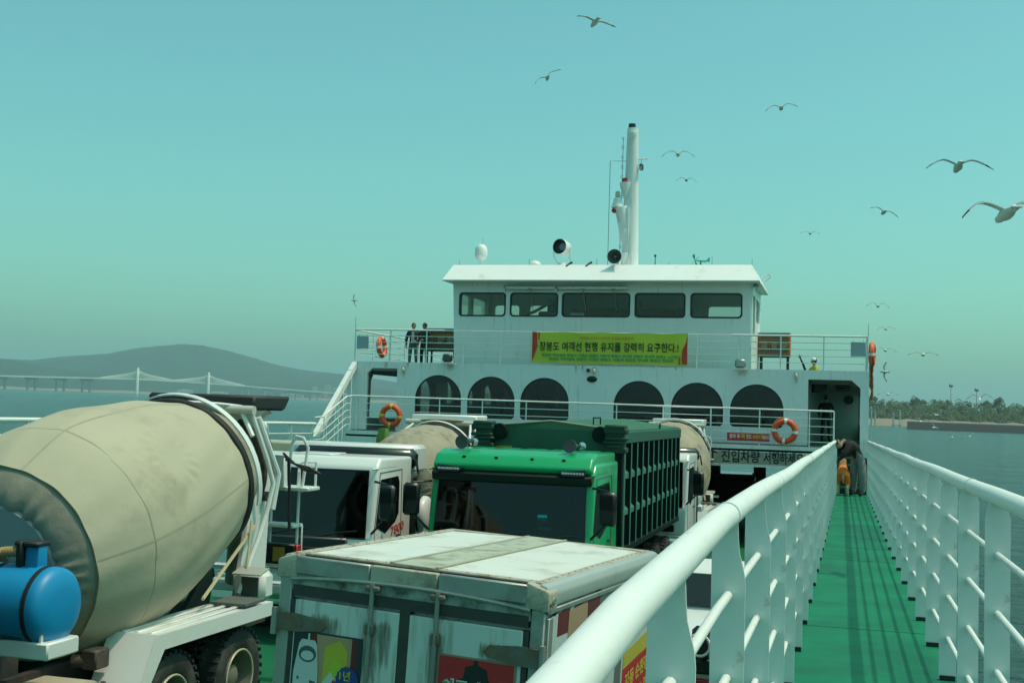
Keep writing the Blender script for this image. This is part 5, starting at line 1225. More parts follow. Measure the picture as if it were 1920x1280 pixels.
    for s_ in (-1, 1):
        G().box((s_ * (h - .05), .01, (zb + zt) / 2 - .07), (.095, .07, zt - zb - .15), bev=.008).build('door_post', al, t)
        G().box((s_ * (h - .128), -.002, (zb + zt) / 2 - .14), (.05, .05, zt - zb - .3)).build('door_seal', seal, t)
        dc = s_ * .435
        d = G().box((dc, -.012, (zb + 2.13) / 2 - .02), (.80, .04, 2.13 - zb), bev=.006).build('door', pan, t)
        # lock bar with rusty keepers
        bx_ = s_ * .24
        lb = G().tube([(bx_, -.055, zb), (bx_, -.055, 2.28)], .017, 10).build('lock_bar', M('bar_zinc', (.28, .30, .29), .4, .6, var=.2), d)
        for z, hh in ((2.25, .045), (1.98, .09)):
            G().box((bx_, -.05, z), (.062 if hh > .06 else .11, .04, hh * .85), bev=.01).build('keeper', rusty, d)
        # strap hinge
        hz = 1.95
        pts = [(s_ * (h + .01), hz - .06), (s_ * (h + .01), hz + .06), (s_ * (h - .16), hz + .065), (s_ * (h - .36), hz + .045), (s_ * (h - .40), hz), (s_ * (h - .36), hz - .03), (s_ * (h - .16), hz - .055)]
        hg = G().prism([(a, -.05, b) for a, b in pts], (0, .022, 0)).build('hinge', rusty, d, 0)
        G().tube([(s_ * (h + .005), -.05, hz - .09), (s_ * (h + .005), -.05, hz + .09)], .022, 10).build('hinge_pin', al, hg)
        G().tube([(s_ * (h - .2), -.055, hz), (s_ * (h - .2), -.03, hz)], .018, 8).build('hinge_bolt', rusty, hg)
    G().box((0, -.002, 2.17), (W - .22, .05, .075)).build('door_seal', seal, t)
    G().box((0, -.006, 1.47), (.075, .05, 1.38)).build('door_seal', seal, t)
    stain(pan, [(-.24, 1.98, .10, .75), (.24, 1.98, .10, .75), (-.60, 1.98, .20, .34), (.62, 1.96, .12, .12), (-.24, 2.2, .07, .2), (.24, 2.2, .07, .2), (-.14, 2.0, .08, .5)], (.085, .075, .04))
    # posters
    def poster(nm, x0, x1, z0, z1, col, y=-.036):
        return G().box(((x0 + x1) / 2, y, (z0 + z1) / 2), (x1 - x0, .006, z1 - z0)).build(nm, col, t, 0)
    navy = M('print_navy', (.018, .030, .045), .4, var=.2); wine = M('print_wine', (.14, .015, .02), .4); ylw = M('print_yellow', (.50, .42, .04), .4, var=.1); pk = M('print_peach', (.42, .26, .16), .4); prd = M('print_red', (.46, .02, .025), .4, var=.06)
    pw_ = M('print_white', (.52, .56, .55), .4, var=.05); pbl = M('print_blue', (.012, .05, .22), .4); pgr = M('print_green', (.02, .26, .10), .4); lime = M('print_lime', (.38, .50, .04), .4)
    p = poster('poster', -.82, -.29, .80, 1.62, navy)
    def layer(nm, poly, mt, k, par): return G().prism([(a, -.0395 - .0012 * k, min(b + .085, 1.608)) for a, b in poly], (0, .0012, 0)).build(nm, mt, par, 0)
    layer('print_band', [(-.62, .80), (-.33, .80), (-.33, 1.56), (-.40, 1.58), (-.66, 1.60), (-.70, 1.50)], wine, 0, p)
    layer('print_band', [(-.60, 1.12), (-.37, 1.12), (-.37, 1.55), (-.64, 1.59)], pk, 1, p); layer('print_band', [(-.58, 1.17), (-.39, 1.16), (-.40, 1.44), (-.46, 1.50), (-.57, 1.45)], ylw, 2, p)
    layer('print_band', [(-.53, 1.24), (-.44, 1.22), (-.43, 1.34), (-.50, 1.38)], lime, 3, p)
    layer('print_house', [(-.58, 1.20), (-.52, 1.29), (-.46, 1.22), (-.47, 1.14), (-.57, 1.14)], pw_, 4, p); layer('print_house', [(-.53, 1.18), (-.485, 1.245), (-.42, 1.17), (-.45, 1.12)], prd, 5, p)
    layer('print_band', [(-.62, .84), (-.32, .82), (-.32, 1.06), (-.62, 1.10)], prd, 4, p)
    # printed machine: upright cabinet on legs with a round porthole
    layer('print_machine', [(-.80, 1.02), (-.80, 1.26), (-.77, 1.45), (-.75, 1.48), (-.65, 1.48), (-.63, 1.45), (-.61, 1.26), (-.61, .98), (-.62, .82), (-.65, .82), (-.66, .95), (-.75, .97), (-.77, .83), (-.79, .83)], pw_, 6, p)
    layer('print_machine', [(-.704, 1.48), (-.690, 1.48), (-.690, 1.60), (-.704, 1.60)], pw_, 6, p)
    layer('print_port', [(-.70 + .068 * math.cos(2 * math.pi * k / 16), 1.385 + .055 * math.sin(2 * math.pi * k / 16)) for k in range(16)], M('print_grey', (.07, .09, .09), .4), 7, p)
    layer('print_port', [(-.70 + .05 * math.cos(2 * math.pi * k / 16), 1.375 + .032 * math.sin(2 * math.pi * k / 16)) for k in range(16)], pw_, 8, p)
    layer('print_port', [(-.67, 1.19), (-.625, 1.185), (-.625, 1.21), (-.67, 1.215)], MATS['print_grey'], 7, p); layer('print_port', [(-.77, 1.21), (-.755, 1.21), (-.755, 1.23), (-.77, 1.23)], MATS['print_grey'], 7, p)
    g = [(-.385 + (.082 + .008 * (k % 2)) * math.cos(2 * math.pi * k / 32), 1.245 + (.092 + .008 * (k % 2)) * math.sin(2 * math.pi * k / 32)) for k in range(32)]
    layer('print_badge', g, pbl, 6, p)
    text('1년', .07, MATS['print_yellow'], p, face_at(-.405, -.049, 1.36), bold=.001); text('OK!', .065, lime, p, face_at(-.385, -.049, 1.285), bold=.003)
    text('국내 최초 LNG/LPG 겸용', .06, pw_, p, face_at(-.47, -.047, 1.15) @ Matrix.Rotation(R(-3), 4, 'Z'), width=.29); text('자동 순환장치', .095, pw_, p, face_at(-.47, -.047, 1.06) @ Matrix.Rotation(R(-3), 4, 'Z'), bold=.003, width=.29)
    p2 = poster('poster', .31, .86, .78, 1.62, M('poster_border', (.26, .18, .13), .5)); layer('print_ground', [(.325, .79), (.845, .79), (.845, 1.605), (.325, 1.605)], prd, 0, p2)
    ink = M('print_black', (.010, .012, .012), .5)
    layer('print_pot', [(.44, 1.27), (.42, 1.33), (.46, 1.385), (.50, 1.40), (.51, 1.47), (.565, 1.49), (.57, 1.52), (.595, 1.52), (.60, 1.49), (.66, 1.47), (.68, 1.40), (.73, 1.37), (.77, 1.31), (.74, 1.24), (.46, 1.22)], ink, 1, p2)
    for bd, mt, yy in ((.012, pw_, -.0425), (.003, pgr, -.0440)): text('아궁이밥상', .145, mt, p2, face_at(.585, yy, 1.385), bold=bd, width=.46, ext=.0006)
    p.location.z = .29; p2.location.z = .28; p2.location.x = -.05
    # long side poster facing the walkway
    sd = G().box((h + .0, L / 2, 1.40), (.012, L - .16, 1.28)).build('side_poster', pw_, t, 0); sd.location.z = .16
    def sl(nm, poly, mt, k): return G().prism([(h + .006 + .0012 * k, a, b) for a, b in poly], (.0012, 0, 0)).build(nm, mt, sd, 0)
    gm = M('print_greygreen', (.12, .15, .14), .4)
    sl('print_band', [(.16, .8), (.16, 2.05), (.52, 2.09), (.52, .8)], pw_, 0); sl('print_band', [(.20, 1.9), (.20, 2.05), (.44, 2.08), (.44, 1.9)], wine, 1); sl('print_band', [(.40, 1.1), (.42, 2.04), (.80, 2.06), (.82, 1.1)], pk, 2); sl('print_band', [(.48, 1.2), (.50, 1.78), (.72, 1.80), (.74, 1.2)], ylw, 3)
    sl('print_band', [(.84, 1.2), (.82, 2.08), (1.10, 2.10), (1.10, 1.2)], wine, 1); sl('print_band', [(1.10, .8), (1.10, 2.12), (1.75, 2.14), (1.75, .8)], gm, 1); sl('print_band', [(1.98, 1.9), (1.98, 2.16), (2.74, 2.16), (2.74, 1.9)], prd, 1)
    sl('print_machine', [(.24, 1.2), (.22, 1.6), (.26, 1.78), (.30, 1.82), (.40, 1.82), (.45, 1.76), (.46, 1.6), (.46, 1.2)], pw_, 4); sl('print_machine', [(1.30, 1.2), (1.30, 1.86), (1.36, 1.95), (1.50, 1.95), (1.56, 1.86), (1.56, 1.2)], pw_, 4)
    sl('print_port', [(.35 + .08 * math.cos(k * .4), 1.66 + .06 * math.sin(k * .4)) for k in range(16)], MATS['print_grey'], 5); sl('print_port', [(1.43 + .09 * math.cos(k * .4), 1.74 + .07 * math.sin(k * .4)) for k in range(16)], MATS['print_grey'], 5)
    sl('print_band', [(1.8, .8), (1.8, 1.42), (2.74, 1.52), (2.74, .8)], prd, 1); sl('print_band', [(1.8, 1.42), (1.8, 1.54), (2.74, 1.66), (2.74, 1.52)], ylw, 2)
    SR = Matrix.Rotation(R(90), 4, 'Z') @ FACE
    text('자동 순환장치', .13, MATS['print_yellow'], sd, Matrix.Translation((h + .0085, 2.28, 1.34)) @ SR @ Matrix.Rotation(R(6), 4, 'Z'), bold=.003, width=.78); text('LNG/LPG 겸용', .12, MATS['print_yellow'], sd, Matrix.Translation((h + .0085, 2.28, 1.17)) @ SR @ Matrix.Rotation(R(6), 4, 'Z'), bold=.003, width=.74)
    text('문의', .08, ink, sd, Matrix.Translation((h + .0095, 2.62, 1.585)) @ SR)
    G().box((h + .004, L - .04, 1.5), (.03, .08, 1.45), bev=.005).build('front_post', al, t); G().box((h + .004, .045, 1.5), (.03, .08, 1.4), bev=.005).build('rear_post', al, t)
    # cab in front of the box, wheels, underside
    v, fs = bev_prism([(-.84, L + .10, .45), (-.84, L + .10, 1.90), (-.84, L + .95, 1.92), (-.84, L + 1.55, 1.18), (-.84, L + 1.72, 1.05), (-.84, L + 1.75, .45)], (1.68, 0, 0), .09, 3)
    G().add(v, fs).build('cab', truckw, t, 50)
    G().prism([(-.72, L + 1.0, 1.90), (.72, L + 1.0, 1.90), (.76, L + 1.56, 1.22), (-.76, L + 1.56, 1.22)], (0, .012, .012)).build('windscreen', glassd, t, 0)
    for s_ in (-1, 1):
        G().prism([(s_ * .845, L + .3, 1.2), (s_ * .845, L + .3, 1.78), (s_ * .845, L + .92, 1.80), (s_ * .845, L + 1.38, 1.2)], (s_ * .006, 0, 0)).build('side_window', glassd, t, 0)
        m_ = G().tube([(s_ * .84, L + 1.3, 1.25), (s_ * 1.05, L + 1.32, 1.40)], .016, 6).build('mirror_arm', truckw, t); G().box((s_ * 1.10, L + 1.30, 1.46), (.17, .09, .34), bev=.05).build('mirror', blackp, m_)
        G().torus((s_ * 1.10, L + 1.25, 1.46), (0, 1, .0), .10, .012, 20, 6).build('mirror_rim', tapew, m_)
        for y in (.75, L + .85): wheel(t, s_ * .72, y, .33, .2, s_ > 0, y < 1, 28)
    G().box((0, L / 2, .62), (1.2, L, .20)).build('subframe', darkmet, t); G().box((0, -.02, .50), (1.8, .1, .14), bev=.02).build('rear_bumper', darkmet, t)
    t.rotation_euler = (R(-1.2), R(2.0), R(-6))
    return t
box_truck()

# ------------------------------------------------------------------ black car under the deckhouse, white pick-up by the rail, work truck
def car(label, loc, rot, paint, H=1.8, W=1.95, L=4.9, kind='car', cat='car', pickup=False):
    t = thing('parked_car', label, cat, loc, rot, None, world=False)
    h = W / 2
    v, fs = bev_prism([(-h, .06, .38), (-h, .0, .62), (-h, .08, .92), (-h, 1.15, 1.08), (-h, L - .1, 1.10), (-h, L, .8), (-h, L - .05, .38)], (W, 0, 0), .12, 3); G().add(v, fs).build('body', paint, t, 50)
    ce = L * .52 if pickup else L - .12
    v, fs = bev_prism([(-h + .10, 1.10, 1.05), (-h + .18, 1.75, H - .10), (-h + .18, 2.1, H), (-h + .18, ce - .3, H - .02), (-h + .12, ce, 1.05)], (W - .28, 0, 0), .13, 3); G().add(v, fs).build('cabin', paint, t, 50)
    G().prism([(-h + .22, 1.17, 1.12), (h - .22, 1.17, 1.12), (h - .30, 1.70, H - .16), (-h + .30, 1.70, H - .16)], (0, -.02, .012)).build('windscreen', glassd, t, 0)
    for s_ in (-1, 1):
        G().prism([(s_ * (h - .09), 1.45, 1.14), (s_ * (h - .135), 1.85, H - .18), (s_ * (h - .135), ce - .42, H - .18), (s_ * (h - .09), ce - .25, 1.14)], (s_ * .01, 0, 0)).build('side_window', glassd, t, 0)
        G().box((s_ * (h - .32), .03, .78), (.42, .08, .16), bev=.04).build('headlight', M('headlight_glass', (.45, .48, .46)), t)
        G().box((s_ * (h + .10), 1.45, 1.16), (.22, .10, .15), bev=.04).build('mirror', paint, t)
        G().tube([(s_ * (h - .22), 2.1, H + .03), (s_ * (h - .22), ce - .4, H + .03)], .022, 6).build('roof_rail', blackp, t)
        for y in (.95, L - .95): wheel(t, s_ * (h - .13), y, .35, .22, s_ > 0, False, 30)
    G().box((0, .0, .62), (1.1, .06, .18), bev=.02).build('grille', blackp, t); G().box((0, -.015, .48), (.52, .02, .12)).build('number_plate', tapew if not pickup else steel, t)
    G().box((0, .02, .42), (W - .3, .06, .10), bev=.02).build('bumper', blackp if not pickup else redl, t)
    return t
cb = M('car_black', (.010, .011, .012), .12, var=.1, coat=.6)
car('black car parked under the deckhouse behind the beam sign', (-3.95, 40.6, dz(42)), 0, cb, 1.74, 1.98)
car('white pick-up parked beside the inboard railing, seen between its posts', (-1.95, 14.2, dz(16)), R(-1), truckw, 1.62, 1.72, 4.9, 'car', 'pick-up', True)

t = thing('work_truck', 'work truck with a beige toolbox and a green upright post, beyond the nearest mixer', 'truck', (-10.9, 20.2, dz(22)), 0, None, world=False)
beige = M('box_beige', (.42, .40, .29), .6, dirt=RUST, dirt_amt=.25)
cab(t, 0, 2.3, 1.7, .85, 2.05, truckw)
chassis(t, 6.5, .8)
G().box((0, 4.2, 1.15), (2.3, 4.6, .16)).build('bed', darkmet, t)
G().box((-.10, 2.6, 2.62), (1.9, 1.2, .34), bev=.03).build('toolbox', beige, t); G().box((-.1, 2.55, 2.36), (2.1, 1.3, .18)).box((-.1, 2.6, 1.75), (1.7, 1.0, 1.1)).build('machine_body', M('machine_rust', (.11, .06, .035), .8, var=.5, scale=5), t)
for k in range(3): G().lathe([(0, -.05), (.13, -.05), (.13, .05), (0, .05)], (-.7 + .6 * k, 1.88, 2.37), (0, 1, 0), 16).build('drive_wheel', darkmet, t)
gy = M('post_green', (.13, .27, .045), .6, var=.3, dirt=RUST, dirt_amt=.5, dscale=5)
G().prism([(1.45, 2.8, 2.42), (1.72, 2.8, 2.42), (1.72, 2.8, 3.12), (1.58, 2.8, 3.12)], (0, .22, 0)).build('upright_post', gy, t, 0); G().box((1.1, 2.85, 2.42), (1.3, .5, .14)).build('green_arm', gy, t)
G().tube([(.60, 2.7, 2.62), (1.40, 2.8, 2.62)], .12, 14).build('hose_reel', blackp, t)
for x, rgt in ((1.0, True), (-1.0, False)):
    for y in (1.3, 4.9): wheel(t, x, y, .48, .26, rgt, y > 2)

# ------------------------------------------------------------------ people
def person(label, loc, rz, J, H, cloth, scale=1., hair='short', group=None, hold=None, cap=None):
    """one continuous skinned body from a joint table; face materials follow the nearest bone"""
    t = thing('person', label, 'person', loc, rz, group, world=False)
    J = {k: Vector(v) * scale for k, v in J.items()}
    rad = dict(pelvis=.135, waist=.125, chest=.15, neckb=.07, neck=.055, shL=.075, shR=.075, elL=.05, elR=.05, wrL=.034, wrR=.034, hipL=.10, hipR=.10, knL=.068, knR=.068, anL=.050, anR=.050, toL=.042, toR=.042, hdL=.030, hdR=.030)
    names = list(rad); E = [('pelvis', 'waist'), ('waist', 'chest'), ('chest', 'neckb'), ('neckb', 'neck'), ('chest', 'shL'), ('chest', 'shR'), ('shL', 'elL'), ('elL', 'wrL'), ('wrL', 'hdL'), ('shR', 'elR'), ('elR', 'wrR'), ('wrR', 'hdR'),
         ('pelvis', 'hipL'), ('pelvis', 'hipR'), ('hipL', 'knL'), ('knL', 'anL'), ('anL', 'toL'), ('hipR', 'knR'), ('knR', 'anR'), ('anR', 'toR')]
    V = [J[n] for n in names]; ed = [(names.index(a), names.index(b)) for a, b in E]; rad = {k: v * (cloth.get('bulk', 1) if k in ('chest', 'waist', 'shL', 'shR', 'elL', 'elR') else 1) for k, v in rad.items()}; rr = [rad[n] * scale * (1.6 if (n[:2] in ('kn', 'an') and cloth.get('baggy')) else 1) for n in names]
    part = {n: n for n in names}
    for s_ in 'LR':                                               # five fingers on each hand
        hd, wr = J['hd' + s_], J['wr' + s_]; d = (hd - wr).normalized(); sx = d.cross(Vector((0, 1, .2))).normalized(); hi = names.index('hd' + s_)
        for k, (of, ln) in enumerate(((-.030, .062), (-.011, .075), (.010, .070), (.028, .055))):
            a = len(V); V += [hd + sx * of * scale + d * .02 * scale, hd + sx * of * 1.1 * scale + d * ln * .6 * scale, hd + sx * of * 1.1 * scale + d * ln * scale + Vector((0, .012, -.008)) * scale]
            rr += [.010 * scale, .009 * scale, .0075 * scale]; ed += [(hi, a), (a, a + 1), (a + 1, a + 2)]; names += ['hd' + s_] * 3
        a = len(V); V += [wr + d * .035 * scale - sx * .040 * scale, wr + d * .075 * scale - sx * .055 * scale]; rr += [.011 * scale, .009 * scale]; ed += [(names.index('wr' + s_), a), (a, a + 1)]; names += ['hd' + s_] * 2
    me = bpy.data.meshes.new('body'); me.from_pydata([tuple(v) for v in V], ed, []); ob = bpy.data.objects.new('tmp', me); COL.objects.link(ob)
    md = ob.modifiers.new('s', 'SKIN'); md.use_smooth_shade = True; md.branch_smoothing = .3
    for i, v in enumerate(me.skin_vertices[0].data): v.radius = (rr[i], rr[i]); v.use_root = i == 0
    sb = ob.modifiers.new('u', 'SUBSURF'); sb.levels = 1; sb.render_levels = 1
    dg = bpy.context.evaluated_depsgraph_get(); dg.update()
    b = bpy.data.meshes.new_from_object(ob.evaluated_get(dg)); bpy.data.objects.remove(ob); b.name = 'body'
    b.materials.clear()
    mats = [skin, cloth['top'], cloth['legs'], cloth['shoes']]
    for m in mats: b.materials.append(m)
    seg = [(V[i], V[j], names[i], names[j]) for i, j in ed]
    topb = {'waist', 'chest', 'neckb', 'shL', 'shR', 'elL', 'elR', 'wrL', 'wrR'}
    for p in b.polygons:
        c = p.center; best = None
        for a_, b_, na, nb in seg:
            ab = b_ - a_; q = max(0, min(1, (c - a_).dot(ab) / max(ab.length_squared, 1e-9))); dd = (c - a_ - ab * q).length
            if best is None or dd < best[0]: best = (dd, na, nb, q)
        _, na, nb, q = best
        if nb[:2] == 'hd' or nb == 'neck': k = 0
        elif nb[:2] == 'to': k = 3
        elif nb in topb: k = 1 if not (nb == 'waist' and q < .25) else 2
        else: k = 2
        p.material_index = k; p.use_smooth = True
    body = obj('body', b, t)
    # head: skull, jaw, nose, ears joined to the neck; hair as its own piece
    hc = J['head']; f = Vector(J.get('face', Vector((0, -1, 0)))).normalized(); up = (hc - J['neck']).normalized(); sx = f.cross(up).normalized(); up = sx.cross(f).normalized()
    T = Matrix((sx, f, up)).transposed(); q = scale
    g = G().sphere(hc, (.074 * q, .092 * q, .112 * q), 16, 12, T); g.sphere(hc + f * .022 * q - up * .055 * q, (.055 * q, .066 * q, .062 * q), 12, 8, T)
    g.sphere(hc + f * .095 * q - up * .012 * q, (.012 * q, .02 * q, .022 * q), 8, 6, T); g.tube([J['neck'] - up * .02 * q, hc - up * .05 * q], .05 * q, 10)
    for s_ in (-1, 1): g.sphere(hc + sx * s_ * .074 * q - up * .01 * q, (.012 * q, .02 * q, .03 * q), 8, 6, T)
    head = g.build('head', skin, t, 60)
    e = G()
    for s_ in (-1, 1): e.sphere(hc + sx * s_ * .030 * q + f * .083 * q + up * .008 * q, (.011 * q, .008 * q, .007 * q), 8, 6, T); e.box(hc + sx * s_ * .031 * q + f * .086 * q + up * .028 * q, (.03 * q, .012 * q, .006 * q), T)
    e.build('eyes', hairm, head); G().sphere(hc + f * .084 * q - up * .052 * q, (.022 * q, .01 * q, .006 * q), 10, 6, T).build('mouth', M('lip', (.33, .12, .10), .5), head)
    g = G().sphere(hc + up * .022 * q - f * .012 * q, (.084 * q, .098 * q, .108 * q), 16, 12, T)
    keep = [i for i, fc in enumerate(g.f) if not ((sum((g.v[k] for k in fc), Vector()) / 4 - hc).dot(f) > .045 * q and (sum((g.v[k] for k in fc), Vector()) / 4 - hc).dot(up) < .062 * q) and (sum((g.v[k] for k in fc), Vector()) / 4 - hc).dot(up) > -.075 * q]
    g.f = [g.f[i] for i in keep]; g.m = [0] * len(g.f); g.build('hair', hairm, head, 60)
    if cap:
        g = G().lathe([(.092 * q, 0), (.094 * q, .04 * q), (.075 * q, .085 * q), (.03 * q, .11 * q), (0, .112 * q)], hc + up * .03 * q, up, 18); g.box(hc + up * .035 * q + f * .12 * q, (.13 * q, .10 * q, .012 * q), T); g.build('cap', cap, head)
    return t, body, J
jean = M('jeans_blue', (.10, .16, .19), .85, var=.2); jacket = M('jacket_navy', (.012, .018, .028), .8, var=.3); shirt = M('shirt_pale', (.42, .50, .52), .8); coat = M('coat_black', (.014, .013, .014), .85, var=.4)
trous = M('trousers_grey', (.20, .225, .22), .85, var=.2, scale=8); shoe = M('shoe_black', (.015, .015, .015), .5); dark = M('clothes_dark', (.020, .018, .020), .85)
stand = dict(pelvis=(0, 0, .95), waist=(0, .0, 1.08), chest=(0, .01, 1.30), neckb=(0, .01, 1.44), neck=(0, 0, 1.50), head=(0, -.02, 1.615), shL=(.19, .01, 1.40), shR=(-.19, .01, 1.40), elL=(.27, .02, 1.13), elR=(-.27, .02, 1.13), wrL=(.25, -.10, .92), wrR=(-.24, -.08, .90), hdL=(.24, -.13, .85), hdR=(-.23, -.11, .83),
    hipL=(.10, 0, .90), hipR=(-.10, 0, .90), knL=(.12, -.02, .49), knR=(-.12, .0, .49), anL=(.13, .02, .09), anR=(-.13, .02, .09), toL=(.15, -.13, .04), toR=(-.15, -.12, .04))
def pose(**k): d = dict(stand); d.update(k); return d
UD = 6.72
t, b, J = person('person in open dark jacket and jeans standing by the upper railing', (-15.08, 40.2, UD), R(10), pose(wrL=(.12, -.22, 1.04), hdL=(.05, -.25, 1.02), elL=(.28, -.02, 1.12), face=(.2, -1, 0)), 1.7, dict(top=jacket, legs=jean, shoes=shoe, bulk=1.25), .97, group='people on the ferry')
G().prism([(-.05, -.165, .98), (.05, -.165, .98), (.045, -.16, 1.36), (-.045, -.16, 1.36)], (0, .03, 0)).build('shirt_front', shirt, t)
person('shorter person in dark clothes standing close behind the one in jeans', (-14.27, 39.15, UD), R(-15), pose(wrL=(.10, -.24, 1.05), hdL=(.02, -.26, 1.06), face=(-.3, -1, -.1)), 1.6, dict(top=dark, legs=dark, shoes=shoe), .93, group='people on the ferry')
person('dark figure standing in the shade of the starboard passage', (-.72, 43.2, 4.60), R(175), pose(), 1.7, dict(top=dark, legs=M('clothes_grey', (.035, .037, .036), .9), shoes=shoe), .95, group='people on the ferry', cap=M('cap_grey', (.10, .11, .11), .8))
sit = dict(stand); 
for k in stand:
    x, y, z = stand[k]
    if k[:2] not in ('kn', 'an', 'to'): sit[k] = (x, y, z - .52)
sit.update(knL=(.16, -.42, .46), knR=(-.16, -.42, .46), anL=(.15, -.40, .08), anR=(-.15, -.40, .08), toL=(.16, -.55, .04), toR=(-.16, -.55, .04), wrL=(.14, -.36, .62), hdL=(.10, -.42, .60), wrR=(-.14, -.36, .62), hdR=(-.10, -.42, .60), elL=(.27, -.10, .66), elR=(-.27, -.10, .66))
hv = M('vest_yellow', (.50, .46, .03), .7)
t, b, J = person('seated person in yellow top and white cap on the upper starboard deck', (-1.02, 38.6, UD - .50), R(-60), dict(sit, face=(-.4, -1, -.2)), 1.6, dict(top=hv, legs=dark, shoes=shoe), .9, group='people on the ferry', cap=roofw)
G().box((0, .10, .16), (.5, .5, .30), bev=.03).build('seat_block', blackp, t)
t = thing('folding_stick', 'black pole with a round knob leaning beside the seated person', 'stick', (-1.3, 38.5, UD))
G().tube([(-1.22, 38.55, UD), (-1.36, 38.5, UD + .38), (-1.46, 38.48, UD + .60)], [.05, .035, .02], 8).build('pole', blackp, t); G().sphere((-1.47, 38.48, UD + .63), .05, 12, 8).build('knob', blackp, t)
# seated figure behind the second arch
person('dark seated figure seen through the second arched window', (-11.05, 37.6, FL), R(150), dict(sit, face=(0, -1, 0)), 1.6, dict(top=dark, legs=dark, shoes=shoe), 1., group='people on the ferry')
# bending person and dog
bend = dict(stand, pelvis=(.0, .08, .95), waist=(-.05, .0, 1.10), chest=(-.20, -.12, 1.27), neckb=(-.32, -.20, 1.30), neck=(-.37, -.23, 1.28), head=(-.46, -.28, 1.22), face=(-.35, -.5, -.75),
    shL=(-.17, -.29, 1.22), shR=(-.32, -.02, 1.25), elL=(-.30, -.44, .98), elR=(-.50, -.10, 1.00), wrL=(-.46, -.42, .82), wrR=(-.58, -.20, .82), hdL=(-.51, -.39, .76), hdR=(-.60, -.24, .76), hipL=(.08, -.02, .90), hipR=(-.06, .14, .90), knL=(.10, -.06, .50), knR=(-.09, .10, .50), anL=(.11, -.02, .09), anR=(-.10, .13, .09), toL=(.04, -.16, .04), toR=(-.17, .0, .04))
PY = 34.2
t, b, J = person('person in black top and loose grey trousers bending over a dog on the walkway', (.30, PY, wz(PY)), R(0), bend, 1.75, dict(top=coat, legs=trous, shoes=shoe, baggy=True, bulk=1.3), 1.16, group='people on the ferry')
def dog():
    t = thing('dog', 'tan dog in an orange coat standing before the bending person', 'dog', (-.10, PY - .15, wz(PY)), 0, None, world=False)
    V = [(0, .0, .50), (0, .22, .52), (0, .44, .54), (0, .56, .66), (0, .60, .76), (0, .68, .74), (0, .76, .70), (.10, -.02, .46), (.12, .04, .27), (.11, -.05, .18), (.115, -.03, .03), (.115, .04, .02), (-.10, -.02, .46), (-.12, .04, .27), (-.11, -.05, .18), (-.115, -.03, .03), (-.115, .04, .02),
         (.09, .46, .42), (.09, .44, .22), (.09, .46, .03), (.09, .50, .02), (-.09, .46, .42), (-.09, .44, .22), (-.09, .46, .03), (-.09, .50, .02), (0, -.12, .52), (0, -.17, .40), (.02, -.16, .28), (.06, .60, .84), (-.06, .60, .84)]
    Rr = [.135, .13, .14, .09, .085, .055, .035, .085, .065, .034, .030, .026, .085, .065, .034, .030, .026, .06, .040, .032, .028, .06, .04, .032, .028, .04, .035, .02, .022, .022]
    Ed = [(0, 1), (1, 2), (2, 3), (3, 4), (4, 5), (5, 6), (0, 7), (7, 8), (8, 9), (9, 10), (10, 11), (0, 12), (12, 13), (13, 14), (14, 15), (15, 16), (2, 17), (17, 18), (18, 19), (19, 20), (2, 21), (21, 22), (22, 23), (23, 24), (0, 25), (25, 26), (26, 27), (4, 28), (4, 29)]
    me = bpy.data.meshes.new('b'); me.from_pydata(V, Ed, []); ob = bpy.data.objects.new('tmp', me); COL.objects.link(ob); ob.modifiers.new('s', 'SKIN')
    for i, v in enumerate(me.skin_vertices[0].data): v.radius = (Rr[i], Rr[i]); v.use_root = i == 0
    ob.modifiers.new('u', 'SUBSURF').levels = 2; ob.modifiers['u'].render_levels = 2
    dg = bpy.context.evaluated_depsgraph_get(); dg.update(); b = bpy.data.meshes.new_from_object(ob.evaluated_get(dg)); bpy.data.objects.remove(ob); b.name = 'body'; b.materials.clear()
    for m in (M('fur_tan', (.36, .20, .085), .9, var=.3, scale=14, bump=.6, bscale=70), M('dog_coat_orange', (.95, .22, .015), .75, var=.12, bump=.3, bscale=25), M('fur_cream', (.55, .48, .36), .9)): b.materials.append(m)
    for p in b.polygons:
        c = p.center; p.use_smooth = True
        p.material_index = 1 if (.24 < c.z < .72 and -.2 < c.y < .40 and not (abs(c.x) < .035 and c.y < -.11)) else (2 if c.z < .24 else 0)
    bo = obj('body', b, t); bo.scale = (1.2, 1, 1.18)
    G().sphere((0, .80, .82), (.02, .02, .018), 8, 6).build('nose', black, t)
    G().torus((0, .50, .74), (0, .6, .8), .105, .014, 20, 6).build('collar', redp, t)
dog()

